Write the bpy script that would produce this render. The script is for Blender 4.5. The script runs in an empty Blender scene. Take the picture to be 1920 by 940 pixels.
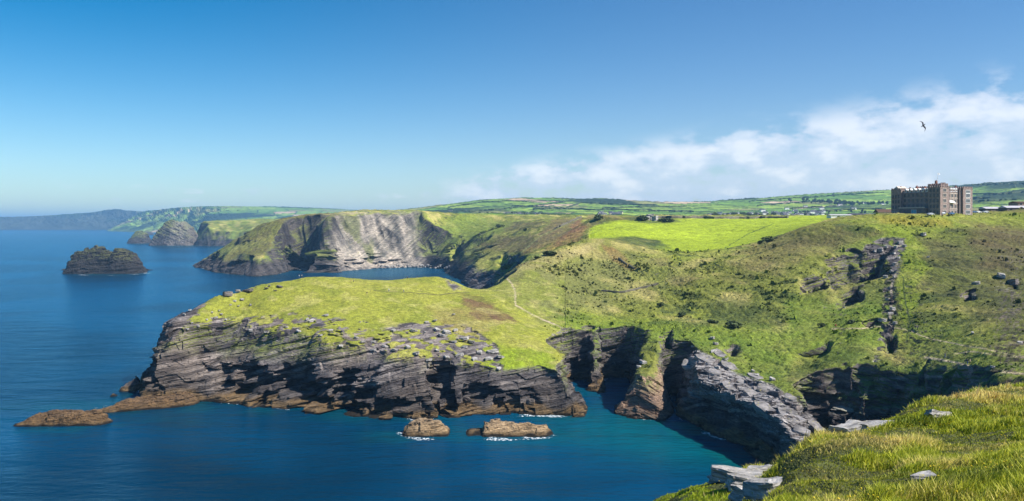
import bpy, bmesh, math, random
import numpy as np
from mathutils import Vector
R = math.radians
random.seed(7); RNG = np.random.default_rng(7)
scn = bpy.context.scene
COL = scn.collection

# ------------------------------------------------------------------ camera
EYE, F, UC, VC = 75.0, 1500.0, 960.0, 420.0        # eye height, focal length and principal point in photo pixels
cam = bpy.data.cameras.new('camera'); camo = bpy.data.objects.new('camera', cam); COL.objects.link(camo)
camo.location = (0, 0, EYE); camo.rotation_euler = (R(90), 0, 0)
cam.sensor_width = 36; cam.lens = 36 * F / 1920; cam.shift_y = -(470 - VC) / 1920
cam.clip_start = 0.5; cam.clip_end = 90000
scn.camera = camo

# ------------------------------------------------------------------ light
SUN_AZ, SUN_EL = 117.0, 44.0                       # azimuth clockwise from the view direction
scn.view_settings.view_transform = 'Standard'; scn.view_settings.look = 'None'
scn.view_settings.exposure = 0.76; scn.view_settings.gamma = 1
w = bpy.data.worlds.new('World'); scn.world = w; w.use_nodes = True
nt = w.node_tree; nt.nodes.clear()
def N(nt, typ, **kw):
    n = nt.nodes.new(typ)
    for k, v in kw.items():
        if k.startswith('i_'):
            n.inputs[k[2:].replace('_', ' ')].default_value = v
        else: setattr(n, k, v)
    return n
def L(nt, a, b): nt.links.new(a, b)
def mixc(nt, fac, a, b, mode='MIX'):
    m = nt.nodes.new('ShaderNodeMix'); m.data_type = 'RGBA'; m.blend_type = mode
    for s, v in ((m.inputs[0], fac), (m.inputs[6], a), (m.inputs[7], b)):
        if hasattr(v, 'links'): nt.links.new(v, s)
        elif isinstance(v, (int, float)): s.default_value = v
        else: s.default_value = (*v[:3], 1)
    return m.outputs[2]
def mth(nt, op, a, b=None, c=None, clamp=False):
    m = nt.nodes.new('ShaderNodeMath'); m.operation = op; m.use_clamp = clamp
    for i, v in enumerate((a, b, c)):
        if v is None: continue
        if hasattr(v, 'links'): nt.links.new(v, m.inputs[i])
        else: m.inputs[i].default_value = v
    return m.outputs[0]
def mapr(nt, v, a, b, c=0.0, d=1.0, smooth=True):
    m = nt.nodes.new('ShaderNodeMapRange'); m.interpolation_type = 'SMOOTHSTEP' if smooth else 'LINEAR'
    nt.links.new(v, m.inputs[0])
    for i, x in enumerate((a, b, c, d)): m.inputs[i + 1].default_value = x
    return m.outputs[0]
def noise(nt, vec, scale, detail=4, rough=0.55, dist=0.0):
    n = nt.nodes.new('ShaderNodeTexNoise'); n.inputs['Scale'].default_value = scale
    n.inputs['Detail'].default_value = detail; n.inputs['Roughness'].default_value = rough
    n.inputs['Distortion'].default_value = dist
    if vec is not None: nt.links.new(vec, n.inputs['Vector'])
    return n.outputs['Fac']
sky = N(nt, 'ShaderNodeTexSky'); sky.sky_type = 'NISHITA'; sky.sun_disc = False
sky.sun_elevation = R(SUN_EL); sky.sun_rotation = R(SUN_AZ); sky.altitude = 50
sky.air_density = 1.0; sky.dust_density = 0.25; sky.ozone_density = 1.6
tc = N(nt, 'ShaderNodeTexCoord'); sep = N(nt, 'ShaderNodeSeparateXYZ'); L(nt, tc.outputs['Generated'], sep.inputs[0])
X, Y, Z = sep.outputs
hs = N(nt, 'ShaderNodeHueSaturation'); hs.inputs['Saturation'].default_value = 1.28; hs.inputs['Value'].default_value = 1.0
L(nt, sky.outputs[0], hs.inputs['Color'])
# deeper, purer blue high up and away from the sun
up = mapr(nt, Z, 0.02, 0.34); away = mapr(nt, X, 0.35, -0.55)
deep = mth(nt, 'ADD', mth(nt, 'MULTIPLY', up, mth(nt, 'MULTIPLY_ADD', away, 0.62, 0.30)), mth(nt, 'MULTIPLY', away, 0.22), None, True)
skyc = mixc(nt, 1.0, hs.outputs[0], mixc(nt, deep, (0.90, 0.91, 1.00), (0.0, 0.60, 0.80)), 'MULTIPLY')
# clouds: low bank on the right, small puffs on the left
az = mth(nt, 'ARCTAN2', X, Y); rad = mth(nt, 'SQRT', mth(nt, 'ADD', mth(nt, 'MULTIPLY', X, X), mth(nt, 'MULTIPLY', Y, Y)))
el = mth(nt, 'DIVIDE', Z, rad)
cv = N(nt, 'ShaderNodeCombineXYZ'); L(nt, az, cv.inputs[0]); L(nt, mth(nt, 'MULTIPLY', el, 2.0), cv.inputs[1]); cv.inputs[2].default_value = 3.7
n1 = noise(nt, cv.outputs[0], 19.0, 9, 0.56, 0.0); n2 = noise(nt, cv.outputs[0], 3.1, 3, 0.5)
cvb = N(nt, 'ShaderNodeCombineXYZ'); L(nt, az, cvb.inputs[0]); L(nt, mth(nt, 'MULTIPLY', el, 2.6), cvb.inputs[1]); cvb.inputs[2].default_value = 9.1
n3 = noise(nt, cvb.outputs[0], 26.0, 6, 0.6, 0.2)
top = mapr(nt, az, -0.06, 0.54, 0.062, 0.152, False)           # the bank's top climbs to the right
inside = mth(nt, 'DIVIDE', el, top)
band = mth(nt, 'MULTIPLY', mapr(nt, inside, 1.30, 0.45), mapr(nt, az, -0.15, 0.03))
dens = mth(nt, 'ADD', mth(nt, 'MULTIPLY', n1, 0.95), mth(nt, 'MULTIPLY', n2, 0.22))
dens = mth(nt, 'ADD', dens, mth(nt, 'MULTIPLY', band, 0.17))
bank = mth(nt, 'MULTIPLY', mapr(nt, dens, 0.535, 0.685), mapr(nt, band, 0.02, 0.55))
puff = mth(nt, 'MULTIPLY', mapr(nt, n3, 0.56, 0.72), mth(nt, 'MULTIPLY', mapr(nt, el, 0.012, 0.022), mapr(nt, el, 0.05, 0.036)))
puff = mth(nt, 'MULTIPLY', puff, mapr(nt, n2, 0.40, 0.60))
cl = mth(nt, 'MAXIMUM', mth(nt, 'MULTIPLY', bank, 0.66), mth(nt, 'MULTIPLY', puff, 0.5))
shadec = mixc(nt, mapr(nt, n1, 0.42, 0.66), (5.4, 6.1, 7.2), (8.6, 8.5, 8.7))
skyc = mixc(nt, cl, skyc, shadec)
bg = N(nt, 'ShaderNodeBackground'); bg.inputs[1].default_value = 0.083
L(nt, skyc, bg.inputs[0]); wo = N(nt, 'ShaderNodeOutputWorld'); L(nt, bg.outputs[0], wo.inputs[0])
sl = bpy.data.lights.new('sun', 'SUN'); sl.energy = 4.6; sl.angle = R(0.53); sl.color = (1.0, 0.94, 0.85)
so = bpy.data.objects.new('sun', sl); COL.objects.link(so)
SD = Vector((math.sin(R(SUN_AZ)) * math.cos(R(SUN_EL)), math.cos(R(SUN_AZ)) * math.cos(R(SUN_EL)), math.sin(R(SUN_EL))))
so.rotation_euler = SD.to_track_quat('Z', 'Y').to_euler(); so.location = (300, -200, 400)
cy = scn.cycles; cy.use_denoising = True; cy.max_bounces = 6; cy.diffuse_bounces = 3; cy.glossy_bounces = 3
cy.volume_bounces = 0; cy.transparent_max_bounces = 6; cy.sample_clamp_indirect = 4; cy.caustics_reflective = False; cy.caustics_refractive = False
cy.use_adaptive_sampling = True; cy.adaptive_threshold = 0.015

# ------------------------------------------------------------------ noise in numpy
TAB = RNG.random((64, 64, 64), dtype=np.float32).ravel() * 2 - 1
def vn(x, y, z=0.0, o=0):
    x = np.asarray(x, np.float32) + o * 7.31; y = np.asarray(y, np.float32) + o * 3.17; z = np.asarray(z, np.float32) + o * 11.7
    x, y, z = np.broadcast_arrays(x, y, z)
    fx, fy, fz = np.floor(x), np.floor(y), np.floor(z)
    ix = fx.astype(np.int32); iy = fy.astype(np.int32); iz = fz.astype(np.int32)
    x = x - fx; y = y - fy; z = z - fz
    x = x * x * (3 - 2 * x); y = y * y * (3 - 2 * y); z = z * z * (3 - 2 * z)
    x0 = (ix & 63) << 12; x1 = ((ix + 1) & 63) << 12; y0 = (iy & 63) << 6; y1 = ((iy + 1) & 63) << 6; z0 = iz & 63; z1 = (iz + 1) & 63
    a = TAB[x0 | y0 | z0]; a = a + (TAB[x1 | y0 | z0] - a) * x
    b = TAB[x0 | y1 | z0]; b = b + (TAB[x1 | y1 | z0] - b) * x
    c = TAB[x0 | y0 | z1]; c = c + (TAB[x1 | y0 | z1] - c) * x
    d = TAB[x0 | y1 | z1]; d = d + (TAB[x1 | y1 | z1] - d) * x
    a = a + (b - a) * y; c = c + (d - c) * y
    return a + (c - a) * z
def vn2(x, y, o=0):
    x = np.asarray(x, np.float32) + o * 7.31; y = np.asarray(y, np.float32) + o * 3.17
    fx, fy = np.floor(x), np.floor(y); ix = fx.astype(np.int32); iy = fy.astype(np.int32); k = (o * 5) & 63
    x = x - fx; y = y - fy; x = x * x * (3 - 2 * x); y = y * y * (3 - 2 * y)
    x0 = (ix & 63) << 12; x1 = ((ix + 1) & 63) << 12; y0 = (iy & 63) << 6; y1 = ((iy + 1) & 63) << 6
    a = TAB[x0 | y0 | k]; a = a + (TAB[x1 | y0 | k] - a) * x
    b = TAB[x0 | y1 | k]; b = b + (TAB[x1 | y1 | k] - b) * x
    return a + (b - a) * y
def fbm2(x, y, wl, octs=4, o=0, g=0.5):
    s = 0; a = 1.0; t = 0.0
    for i in range(octs):
        c, sn = math.cos(i * 1.1 + .4), math.sin(i * 1.1 + .4)
        s = s + a * vn2((x * c - y * sn) / wl, (x * sn + y * c) / wl, o + i); t += a; a *= g; wl *= 0.47
    return s / t
def cell(ix, iy, iz, o=0):
    return TAB[(((ix.astype(np.int32) * 7 + o * 13) & 63) << 12) | (((iy.astype(np.int32) * 11 + o * 5) & 63) << 6) | ((iz.astype(np.int32) * 5 + o) & 63)]
def sst(a, b, x):
    t = np.clip((x - a) / (b - a), 0, 1); return t * t * (3 - 2 * t)
def strata(x, y, z, dx, dy, T0=4.2, big=1.0):
    """bedded, jointed rock: how far each bed stands proud of the face, metres; the beds dip by (dx, dy) metres per metre"""
    wx = x + 1.2 * vn(x / 9, y / 9, z / 9, 3); wy = y + 1.2 * vn(x / 9, y / 9, z / 9, 4)
    s = z + dx * wx + dy * wy + 0.22 * T0 * vn(x / (T0 * 3.4), y / (T0 * 3.4), z / (T0 * 2.4), 6) + 1.1 * vn(x / 23, y / 23, z / 15, 5)
    out = np.zeros_like(z)
    for i, T in enumerate((T0, T0 * 0.36, T0 * 0.13)):
        q = s / T + 0.35 * vn(x / (T * 9), y / (T * 9), 0.3 * i, 8 + i)
        k = np.floor(q); f = q - k
        h = T * (5.5 if i else 4.0)
        jx = np.floor(wx / h + k * 0.37 + 0.15 * vn(y / h, z / h, k, 2)); jy = np.floor(wy / h - k * 0.61)
        r = 0.75 * cell(jx, jy, k, 3 + i) + 0.30 * cell(k, k, k, 9 + i)
        r = r + 0.35 * vn(wx / (h * 0.8), wy / (h * 0.8), k * 3.3, 12 + i)
        notch = (-0.45 * (1 - sst(0.0, 0.16, f)) + 0.22 * sst(0.2, 1.0, f)) * (0.55 + 0.9 * vn(x / 11, y / 11, z / 8, 15 + i))
        out += (big if i == 0 else 1.0) * T * 0.52 * (r * 0.8 + notch)
    return out

# ------------------------------------------------------------------ the lie of the land
def X_(u, Y): return (u - UC) * Y / F
def Z_(v, Y): return EYE - (v - VC) * Y / F
def YS(v): return EYE * F / (v - VC)               # distance of the sea surface seen in row v
CP = [  # (u, distance, v): points the ground passes through
 # headland, column by column (rock/grass edge, slope, crest, beyond)
 (270,345,634),(276,352,628),(262,385,640),(300,345,622),(300,356,610),(300,385,620),(345,352,610),(345,366,593),(345,392,604),(380,376,570),(380,400,580),
 (415,362,612),(415,390,549),(415,412,556),(450,362,612),(450,385,570),(450,402,539),(450,425,548),(500,352,622),(500,380,575),(500,415,530),(500,440,540),
 (560,346,626),(560,385,570),(560,430,523),(560,455,536),(600,345,627),(600,385,570),(620,440,521),(620,465,536),
 (700,340,640),(700,375,585),(700,446,526),(700,472,540),(750,338,645),(750,370,595),(760,450,524),(760,476,540),(820,336,650),(820,370,600),(820,410,560),(820,456,519),(820,482,536),
 (870,330,672),(870,370,605),(870,410,566),(860,455,532),(865,485,545),(940,324,692),(940,350,640),(940,380,600),(940,420,560),(900,440,548),
 (1000,320,700),(1000,345,650),(1000,375,620),(1000,400,600),(1000,430,562),(1000,470,520),(1050,318,703),(1050,340,668),(1050,365,640),(1050,400,605),(1050,440,562),
 # ridge behind the neck
 (880,455,540),(900,480,530),(920,480,521),(960,492,503),(1010,512,485),(1060,535,465),(1095,560,449),(900,540,560),(940,560,545),(985,570,525),(1040,590,500),(1085,610,470),
 # cove tops and the slope above
 (1090,368,640),(1090,385,625),(1100,410,600),(1100,445,560),(1100,490,515),(1100,530,480),(1150,366,650),(1150,385,622),(1180,420,590),(1180,460,545),(1180,500,500),(1180,530,478),
 (1150,318,712),(1200,318,704),(1240,318,700),(1200,332,690),(1235,345,655),(1225,362,640),(1260,375,628),(1260,400,600),(1260,435,555),(1260,475,515),(1260,510,485),(1260,535,474),
 # slab ridge coming towards us on the right side of the cove
 (1290,345,650),(1300,318,676),(1340,330,672),(1340,300,708),(1380,283,728),(1400,271,745),(1440,300,715),(1450,275,736),(1465,246,788),(1500,258,766),(1535,243,796),(1470,232,836),(1530,232,832),(1500,245,805),
 (1360,345,645),(1360,375,605),(1400,320,690),(1450,315,690),(1400,345,640),(1400,375,600),(1400,405,560),(1400,440,520),(1400,465,490),(1400,482,474),
 (1500,305,695),(1500,330,650),(1500,360,600),(1500,390,555),(1500,420,505),(1500,450,468),(1500,490,436),(1500,520,432),(1450,470,470),(1450,500,452),(1450,520,452),
 (1600,285,690),(1600,305,650),(1600,340,600),(1600,372,560),(1600,410,505),(1600,440,462),(1600,480,425),(1600,520,407),(1560,500,418),(1560,530,414),(1600,600,408),
 (1700,270,700),(1700,300,642),(1700,325,600),(1700,352,560),(1700,400,500),(1700,440,452),(1700,480,414),(1700,510,404),(1700,580,401),(1770,250,700),
 (1780,275,650),(1780,310,600),(1780,350,550),(1780,400,490),(1780,440,445),(1780,480,410),(1780,510,402.5),(1780,600,400),
 (1850,205,712),(1850,220,690),(1850,245,655),(1850,285,600),(1850,330,550),(1850,380,500),(1850,430,447),(1850,478,408),(1850,520,400),(1850,640,397),
 (1930,195,715),(1930,215,685),(1930,250,640),(1930,290,590),(1930,340,540),(1930,390,490),(1930,440,440),(1930,480,405),(1930,520,398),(2100,200,700),(2100,300,580),(2100,400,480),(2100,500,400),(2100,640,395),
 (2300,200,690),(2300,400,470),(2300,520,398),
 # the bright field and what lies beyond
 (1120,580,447),(1120,640,436),(1120,760,418),(1120,900,407),(1180,600,449),(1250,560,466),(1250,620,450),(1250,720,430),(1250,860,412),(1250,950,409),
 (1330,540,472),(1330,600,455),(1400,560,455),(1400,660,432),(1400,800,415),(1400,900,411),(1500,600,424),(1500,700,415),(1500,850,410),(1600,800,404),(1700,900,402),(1850,900,401),(2100,900,398),
 (1100,1300,413),(1300,1300,414),(1500,1300,414),(1700,1300,412),(1900,1300,408),(2200,1300,402),
 # slopes left of the field
 (1085,1320,406),(1085,1120,411),(1085,960,430),(1085,820,446),(1040,1240,412),(1040,1060,429),(1040,850,460),(1000,1350,416),(1000,1200,424),(1000,1040,448),(1000,860,480),
 (950,1430,416),(950,1280,428),(950,1120,461),(950,920,500),(900,1480,413),(900,1320,437),(900,1150,470),(900,1010,508),(870,1500,402),(870,1300,452),(870,1180,485),(850,1550,402),(850,1420,440),(850,1330,470),
 # rear cliffs
 (358,1430,497),(358,1500,499),(380,1400,490),(400,1360,477),(400,1500,483),(430,1340,459),(430,1480,468),(460,1345,440),(480,1345,426),(480,1500,440),(520,1340,413),(560,1330,407),(560,1500,412),(600,1300,404),
 (600,1240,430),(540,1230,458),(480,1230,470),(430,1250,485),(650,1375,402),(700,1400,404),(760,1430,404),(800,1450,405),(620,1700,408),(700,1800,410),(800,1900,410),(900,2000,410),(520,1700,425),
 # second headland, far green coast, far blue coast
 (362,2790,420),(375,2850,416),(420,2860,417),(450,2900,414),(480,2900,412),(440,2720,435),(480,2750,425),(420,3300,420),(520,3300,412),(620,3000,410),
 (225,7600,410),(240,7500,406),(270,7500,400),(300,7600,392),(330,7800,388),(450,7800,388),(560,7600,392),(620,7500,396),(700,7200,402),(760,6800,404),(300,6900,424),(400,6400,421),(480,5500,414),(600,4500,410),
 (-250,11000,412),(-100,11000,410),(0,11000,408),(100,11000,405),(150,11000,402),(180,11000,398),(215,11000,393),(240,11000,396),(260,11200,398),(300,11500,400),(450,11500,402),(-250,12300,414),(0,12300,412),(215,12300,402),(300,12300,406),
 # far hills
 (760,3500,402),(800,3600,396),(850,3700,385),(910,3850,375),(960,3950,372),(1040,3950,372),(1075,3950,376),(1120,3950,372),(1200,4000,379),(1300,4100,383),(1340,4200,381),(1450,4100,370),(1550,4000,363),(1660,3900,357),
 (1760,3700,352),(1850,3500,347),(1920,3400,343),(2100,3300,340),(2300,3300,338),(760,2500,408),(900,2300,406),(960,2300,405),(1050,2250,407),(1200,2250,406),(1340,2200,405.5),(1500,2200,404),(1650,2200,400),(1420,2400,402),(1420,1700,413),(1800,1900,402),(1950,1800,398),(2200,1800,396),
 (1000,3000,392),(1150,3000,390),(1300,3000,396),(1450,3000,392),(1600,3100,384),(1700,3000,380),(1850,2700,372),(1950,2500,366),
 (800,6000,404),(1000,6000,395),(1200,6000,398),(1400,6000,390),(1700,6000,378),(2100,6000,370),(800,11000,404),(1200,11000,405),(1700,11000,402),(2200,11000,402)]
def rbf(cps, c=14.0, lam=0.5):
    P = np.array([(u, 1500 * math.log(Y)) for u, Y, v in cps]); V = np.array([v for _, _, v in cps], float)
    n = len(P); m = V.mean()
    D = np.sqrt(((P[:, None] - P[None]) ** 2).sum(-1) + c * c)
    A = np.zeros((n + 3, n + 3)); A[:n, :n] = -D + lam * np.eye(n); A[:n, n] = 1; A[:n, n + 1:] = P / 1000; A[n:, :n] = A[:n, n:].T
    wts = np.linalg.solve(A, np.r_[V - m, 0, 0, 0])
    def f(u, B):
        out = np.full(u.shape, wts[n] + m, np.float32) + wts[n + 1] * u / 1000 + wts[n + 2] * B / 1000
        u = u.astype(np.float32); B = B.astype(np.float32)
        for i in range(n):
            out -= np.float32(wts[i]) * np.sqrt((u - np.float32(P[i, 0])) ** 2 + (B - np.float32(P[i, 1])) ** 2 + np.float32(c * c))
        return out
    return f
# coast: (u, v of the waterline or None, distance or None, steepness of the cliff above)
S = lambda u, v, s: (u, YS(v), s)
COAST = [(262,341,2.3),(285,338,1.9),S(300,753,1.5),S(360,753,.95),S(430,757,.95),S(500,766,.9),S(560,776,.95),S(640,781,1.0),S(720,786,1.0),S(800,786,1.0),S(822,782,1.3),S(900,778,1.2),
 S(1000,780,1.2),S(1060,784,1.25),S(1100,783,1.3),S(1106,770,2.0),S(1086,745,2.6),S(1062,730,2.6),(1064,366,3),(1076,384,3),(1096,384,2.4),(1104,362,1.6),(1124,358,1.6),(1132,368,2.6),(1136,388,3.2),(1172,390,3.4),(1190,380,3),
 (1178,345,3),(1155,327,2.4),(1143,315,1.8),S(1190,786,1.5),S(1246,789,1.7),(1256,322,3.2),(1258,350,3.6),(1270,348,3.6),(1276,312,4),S(1295,800,4),S(1330,815,4),S(1400,848,4.2),S(1435,872,4.2),S(1455,890,4),
 (1466,232,3),(1490,224,3),(1530,222,3),(1552,230,3),(1548,250,2.4),(1530,266,1.8),(1548,282,1.7),(1572,270,1.8),(1592,276,1.5),(1606,262,1.5),(1628,272,1.7),(1648,268,1.5),(1664,252,1.5),(1690,258,1.7),(1735,238,2.4),(1764,212,2.4),(1806,176,2.2),(1950,152,2),(2100,160,2),(2900,150,2),(3100,150,2),
 (3100,13500,1),(-900,13500,.3),(-900,10227,.3),(-250,10227,.30),(0,10227,.30),(110,10227,.35),(200,10200,.35),(203,9000,.5),(208,8035,.35),(260,7300,.35),(330,6618,.4),(400,6100,.5),(470,5300,.5),(450,4300,.5),
 (375,3150,1.0),(352,2850,1.6),(365,2730,1.7),(400,2680,1.5),(440,2680,1.3),(480,2600,1.2),(600,2450,1.0),(560,2000,1.0),(470,1640,1.1),(400,1560,1.0),(360,1500,.8),S(354,497,.8),S(380,505,.75),S(420,513,.8),S(480,518,1.0),
 S(520,515,1.3),S(545,509,1.9),S(570,506,1.9),S(600,513,1.2),S(650,507,1.4),S(700,503,1.5),S(760,502,1.5),S(805,502,1.2),S(835,506,.9),S(852,514,1.0),S(872,528,1.0),(895,860,.9),(890,660,1.2),(872,560,1.2),(850,512,1.0),
 (820,500,.9),(700,490,1.0),(600,482,1.0),(500,458,1.1),(430,430,1.2),(380,414,1.4),(330,400,1.6),(285,388,2.2),(266,368,2.6),(260,354,2.5)]
U0, U1, Bmin, Bmax, DU = -260.0, 2960.0, 1500 * math.log(165.), 1500 * math.log(12400.), 4.0
gu = np.arange(U0, U1 + DU, DU); gb = np.arange(Bmin, Bmax + DU, DU)
GU, GB = np.meshgrid(gu, gb, indexing='ij')
def sdf_poly(px, py, poly, vals):
    """signed distance (inside positive) and the value carried by the nearest edge"""
    best = np.full(px.shape, 1e18); val = np.zeros(px.shape); ins = np.zeros(px.shape, bool); n = len(poly)
    for i in range(n):
        ax, ay = poly[i]; bx, by = poly[(i + 1) % n]; ex, ey = bx - ax, by - ay
        t = np.clip(((px - ax) * ex + (py - ay) * ey) / (ex * ex + ey * ey), 0, 1)
        d2 = (px - ax - t * ex) ** 2 + (py - ay - t * ey) ** 2
        m = d2 < best; best = np.where(m, d2, best); val = np.where(m, vals[i] + t * (vals[(i + 1) % n] - vals[i]), val)
        c = ((ay > py) != (by > py)) & (px < ax + (py - ay) * (ex / (ey if ey else 1e-9)))
        ins ^= c
    return np.sqrt(best) * np.where(ins, 1, -1), val
GY = np.exp(GB / 1500); GX = (GU - UC) * GY / F
GV = rbf(CP)(GU, GB)
poly = [(X_(u, Y), Y) for u, Y, s in COAST]
GD, GS = sdf_poly(GX, GY, poly, [s for *_, s in COAST])
GD = GD.astype(np.float32)
def soften(G, r):
    for ax in (0, 1):
        pw = [(0, 0), (0, 0)]; pw[ax] = (r + 1, r); c = np.cumsum(np.pad(G, pw, 'edge'), axis=ax); G = (np.take(c, range(2 * r + 1, c.shape[ax]), ax) - np.take(c, range(0, c.shape[ax] - 2 * r - 1), ax)) / (2 * r + 1)
    return G
GS = soften(soften(GS, 5), 4).astype(np.float32)
def samp(G, u, B):
    fu = np.clip((u - U0) / DU, 0, G.shape[0] - 1.001); fb = np.clip((B - Bmin) / DU, 0, G.shape[1] - 1.001)
    i = fu.astype(np.int32); j = fb.astype(np.int32); a = (fu - i).astype(np.float32); b = (fb - j).astype(np.float32)
    return (G[i, j] * (1 - a) + G[i + 1, j] * a) * (1 - b) + (G[i, j + 1] * (1 - a) + G[i + 1, j + 1] * a) * b
# hollows whose steep right wall stands in its own shade: (u left, u right, distance, half depth, depth of the hollow)
BOWL = [(1536,1668,412,20,20),(1500,1548,402,9,10),(1566,1618,378,7,8),(1655,1682,300,9,5),(1352,1392,336,7,6),(1480,1560,318,7,4),(1235,1262,366,10,6),(1082,1118,395,4,3),(1800,1830,335,8,5),(1885,1915,345,7,5),
        (1015,1052,640,10,7),(838,868,1330,60,26),(930,950,1000,30,10),(960,975,960,30,9),(1700,1740,262,8,5),(1610,1650,330,5,4)]
def base(u, B):
    """height of the ground, and how far the cliff cap (rather than the smooth ground) decides it"""
    Y = np.exp(B / 1500); x = (u - UC) * Y / F
    P = EYE - (samp(GV, u, B) - VC) * Y / F
    for a, b, yc, hy, dp in BOWL:
        t = (u - a) / (b - a); q = (Y - yc) / hy
        q = q + 0.35 * vn2(x / 7, Y / 7, 31); t = t + 0.10 * vn2(x / 5, Y / 5, 33)
        P = P - dp * sst(-0.15, 0.75, t) * (1 - sst(0.86, 1.04, t)) * (1 - sst(0.6, 1.25, np.abs(q)))
    far = np.clip(Y / 400, 1, 8)
    P = P + (0.9 * fbm2(x, Y, 42., 2, 1) + 0.5 * fbm2(x, Y, 13., 3, 5)) * np.clip(far, 1, 3)
    fold = 3.4 * vn2((x * .80 + Y * .60) / 26, (Y * .80 - x * .60) / 85, 35) + 1.5 * vn2((x * .75 + Y * .66) / 10, (Y * .75 - x * .66) / 34, 36)
    P = P + fold * sst(45, 75, x) * sst(345, 375, Y) * sst(560, 470, Y)
    d = samp(GD, u, B); s = samp(GS, u, B)
    d = d + ((x > 96) & (Y < 330)) * (2.2 * vn2(x / 9, Y / 9, 37) + 1.2 * vn2(x / 4, Y / 4, 38))
    calm = 1 - .6 * ((x > 40) & (Y < 380) & (Y > 200))
    d = d + calm * far * (3.4 * fbm2(x / far, Y / far, 24., 3, 11) + 1.3 * fbm2(x / far, Y / far, 6., 2, 15)) * np.clip(1.15 - s * 0.2, 0.4, 1)
    cap = np.where(d > 0, s * d * (1 + 0.35 * vn2(x / 31, Y / 31, 21)), 0.6 * d)
    k = 2.0
    h = np.clip(0.5 + 0.5 * (P - cap) / k, 0, 1)
    z = P * (1 - h) + cap * h - k * h * (1 - h)
    cliff = sst(-1.0, 3.0, P - cap + 2.0 * vn2(x / 6, Y / 6, 23))
    return z.astype(np.float32), cliff.astype(np.float32), d
def mesh_grid(name, P3, keep, mat, attrs, smooth=True):
    nu, nv, _ = P3.shape
    idx = np.arange(nu * nv).reshape(nu, nv)
    q = np.stack([idx[:-1, :-1], idx[1:, :-1], idx[1:, 1:], idx[:-1, 1:]], -1)
    kq = keep[:-1, :-1] | keep[1:, :-1] | keep[1:, 1:] | keep[:-1, 1:]
    q = q[kq]; used = np.zeros(nu * nv, bool); used[q.ravel()] = True
    rm = np.cumsum(used) - 1; q = rm[q]; co = P3.reshape(-1, 3)[used]
    me = bpy.data.meshes.new(name); me.vertices.add(len(co)); me.vertices.foreach_set('co', co.astype(np.float32).ravel())
    me.loops.add(q.size); me.loops.foreach_set('vertex_index', q.ravel().astype(np.int32))
    me.polygons.add(len(q)); me.polygons.foreach_set('loop_start', (np.arange(len(q)) * 4).astype(np.int32))
    sm = np.full(len(q), smooth)
    if 'rock' in attrs: sm = attrs['rock'].reshape(-1)[used][q[:, 0]] < .35          # bare rock keeps its hard edges
    me.polygons.foreach_set('use_smooth', sm)
    for an, av in attrs.items():
        if av.ndim == 3:
            at = me.attributes.new(an, 'FLOAT_COLOR', 'POINT'); c = av.reshape(-1, 3)[used]
            at.data.foreach_set('color', np.c_[c, np.ones(len(c))].astype(np.float32).ravel())
        else:
            at = me.attributes.new(an, 'FLOAT', 'POINT'); at.data.foreach_set('value', av.ravel()[used].astype(np.float32))
    me.update(calc_edges=True); me.validate()
    me.materials.append(mat)
    o = bpy.data.objects.new(name, me); COL.objects.link(o)
    return o
def normals(P):
    a = np.gradient(P, axis=0); b = np.gradient(P, axis=1); n = np.cross(a, b); n /= np.maximum(np.linalg.norm(n, axis=-1, keepdims=True), 1e-9)
    n *= np.sign(n[..., 2:3] + 1e-12); return n
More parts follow.
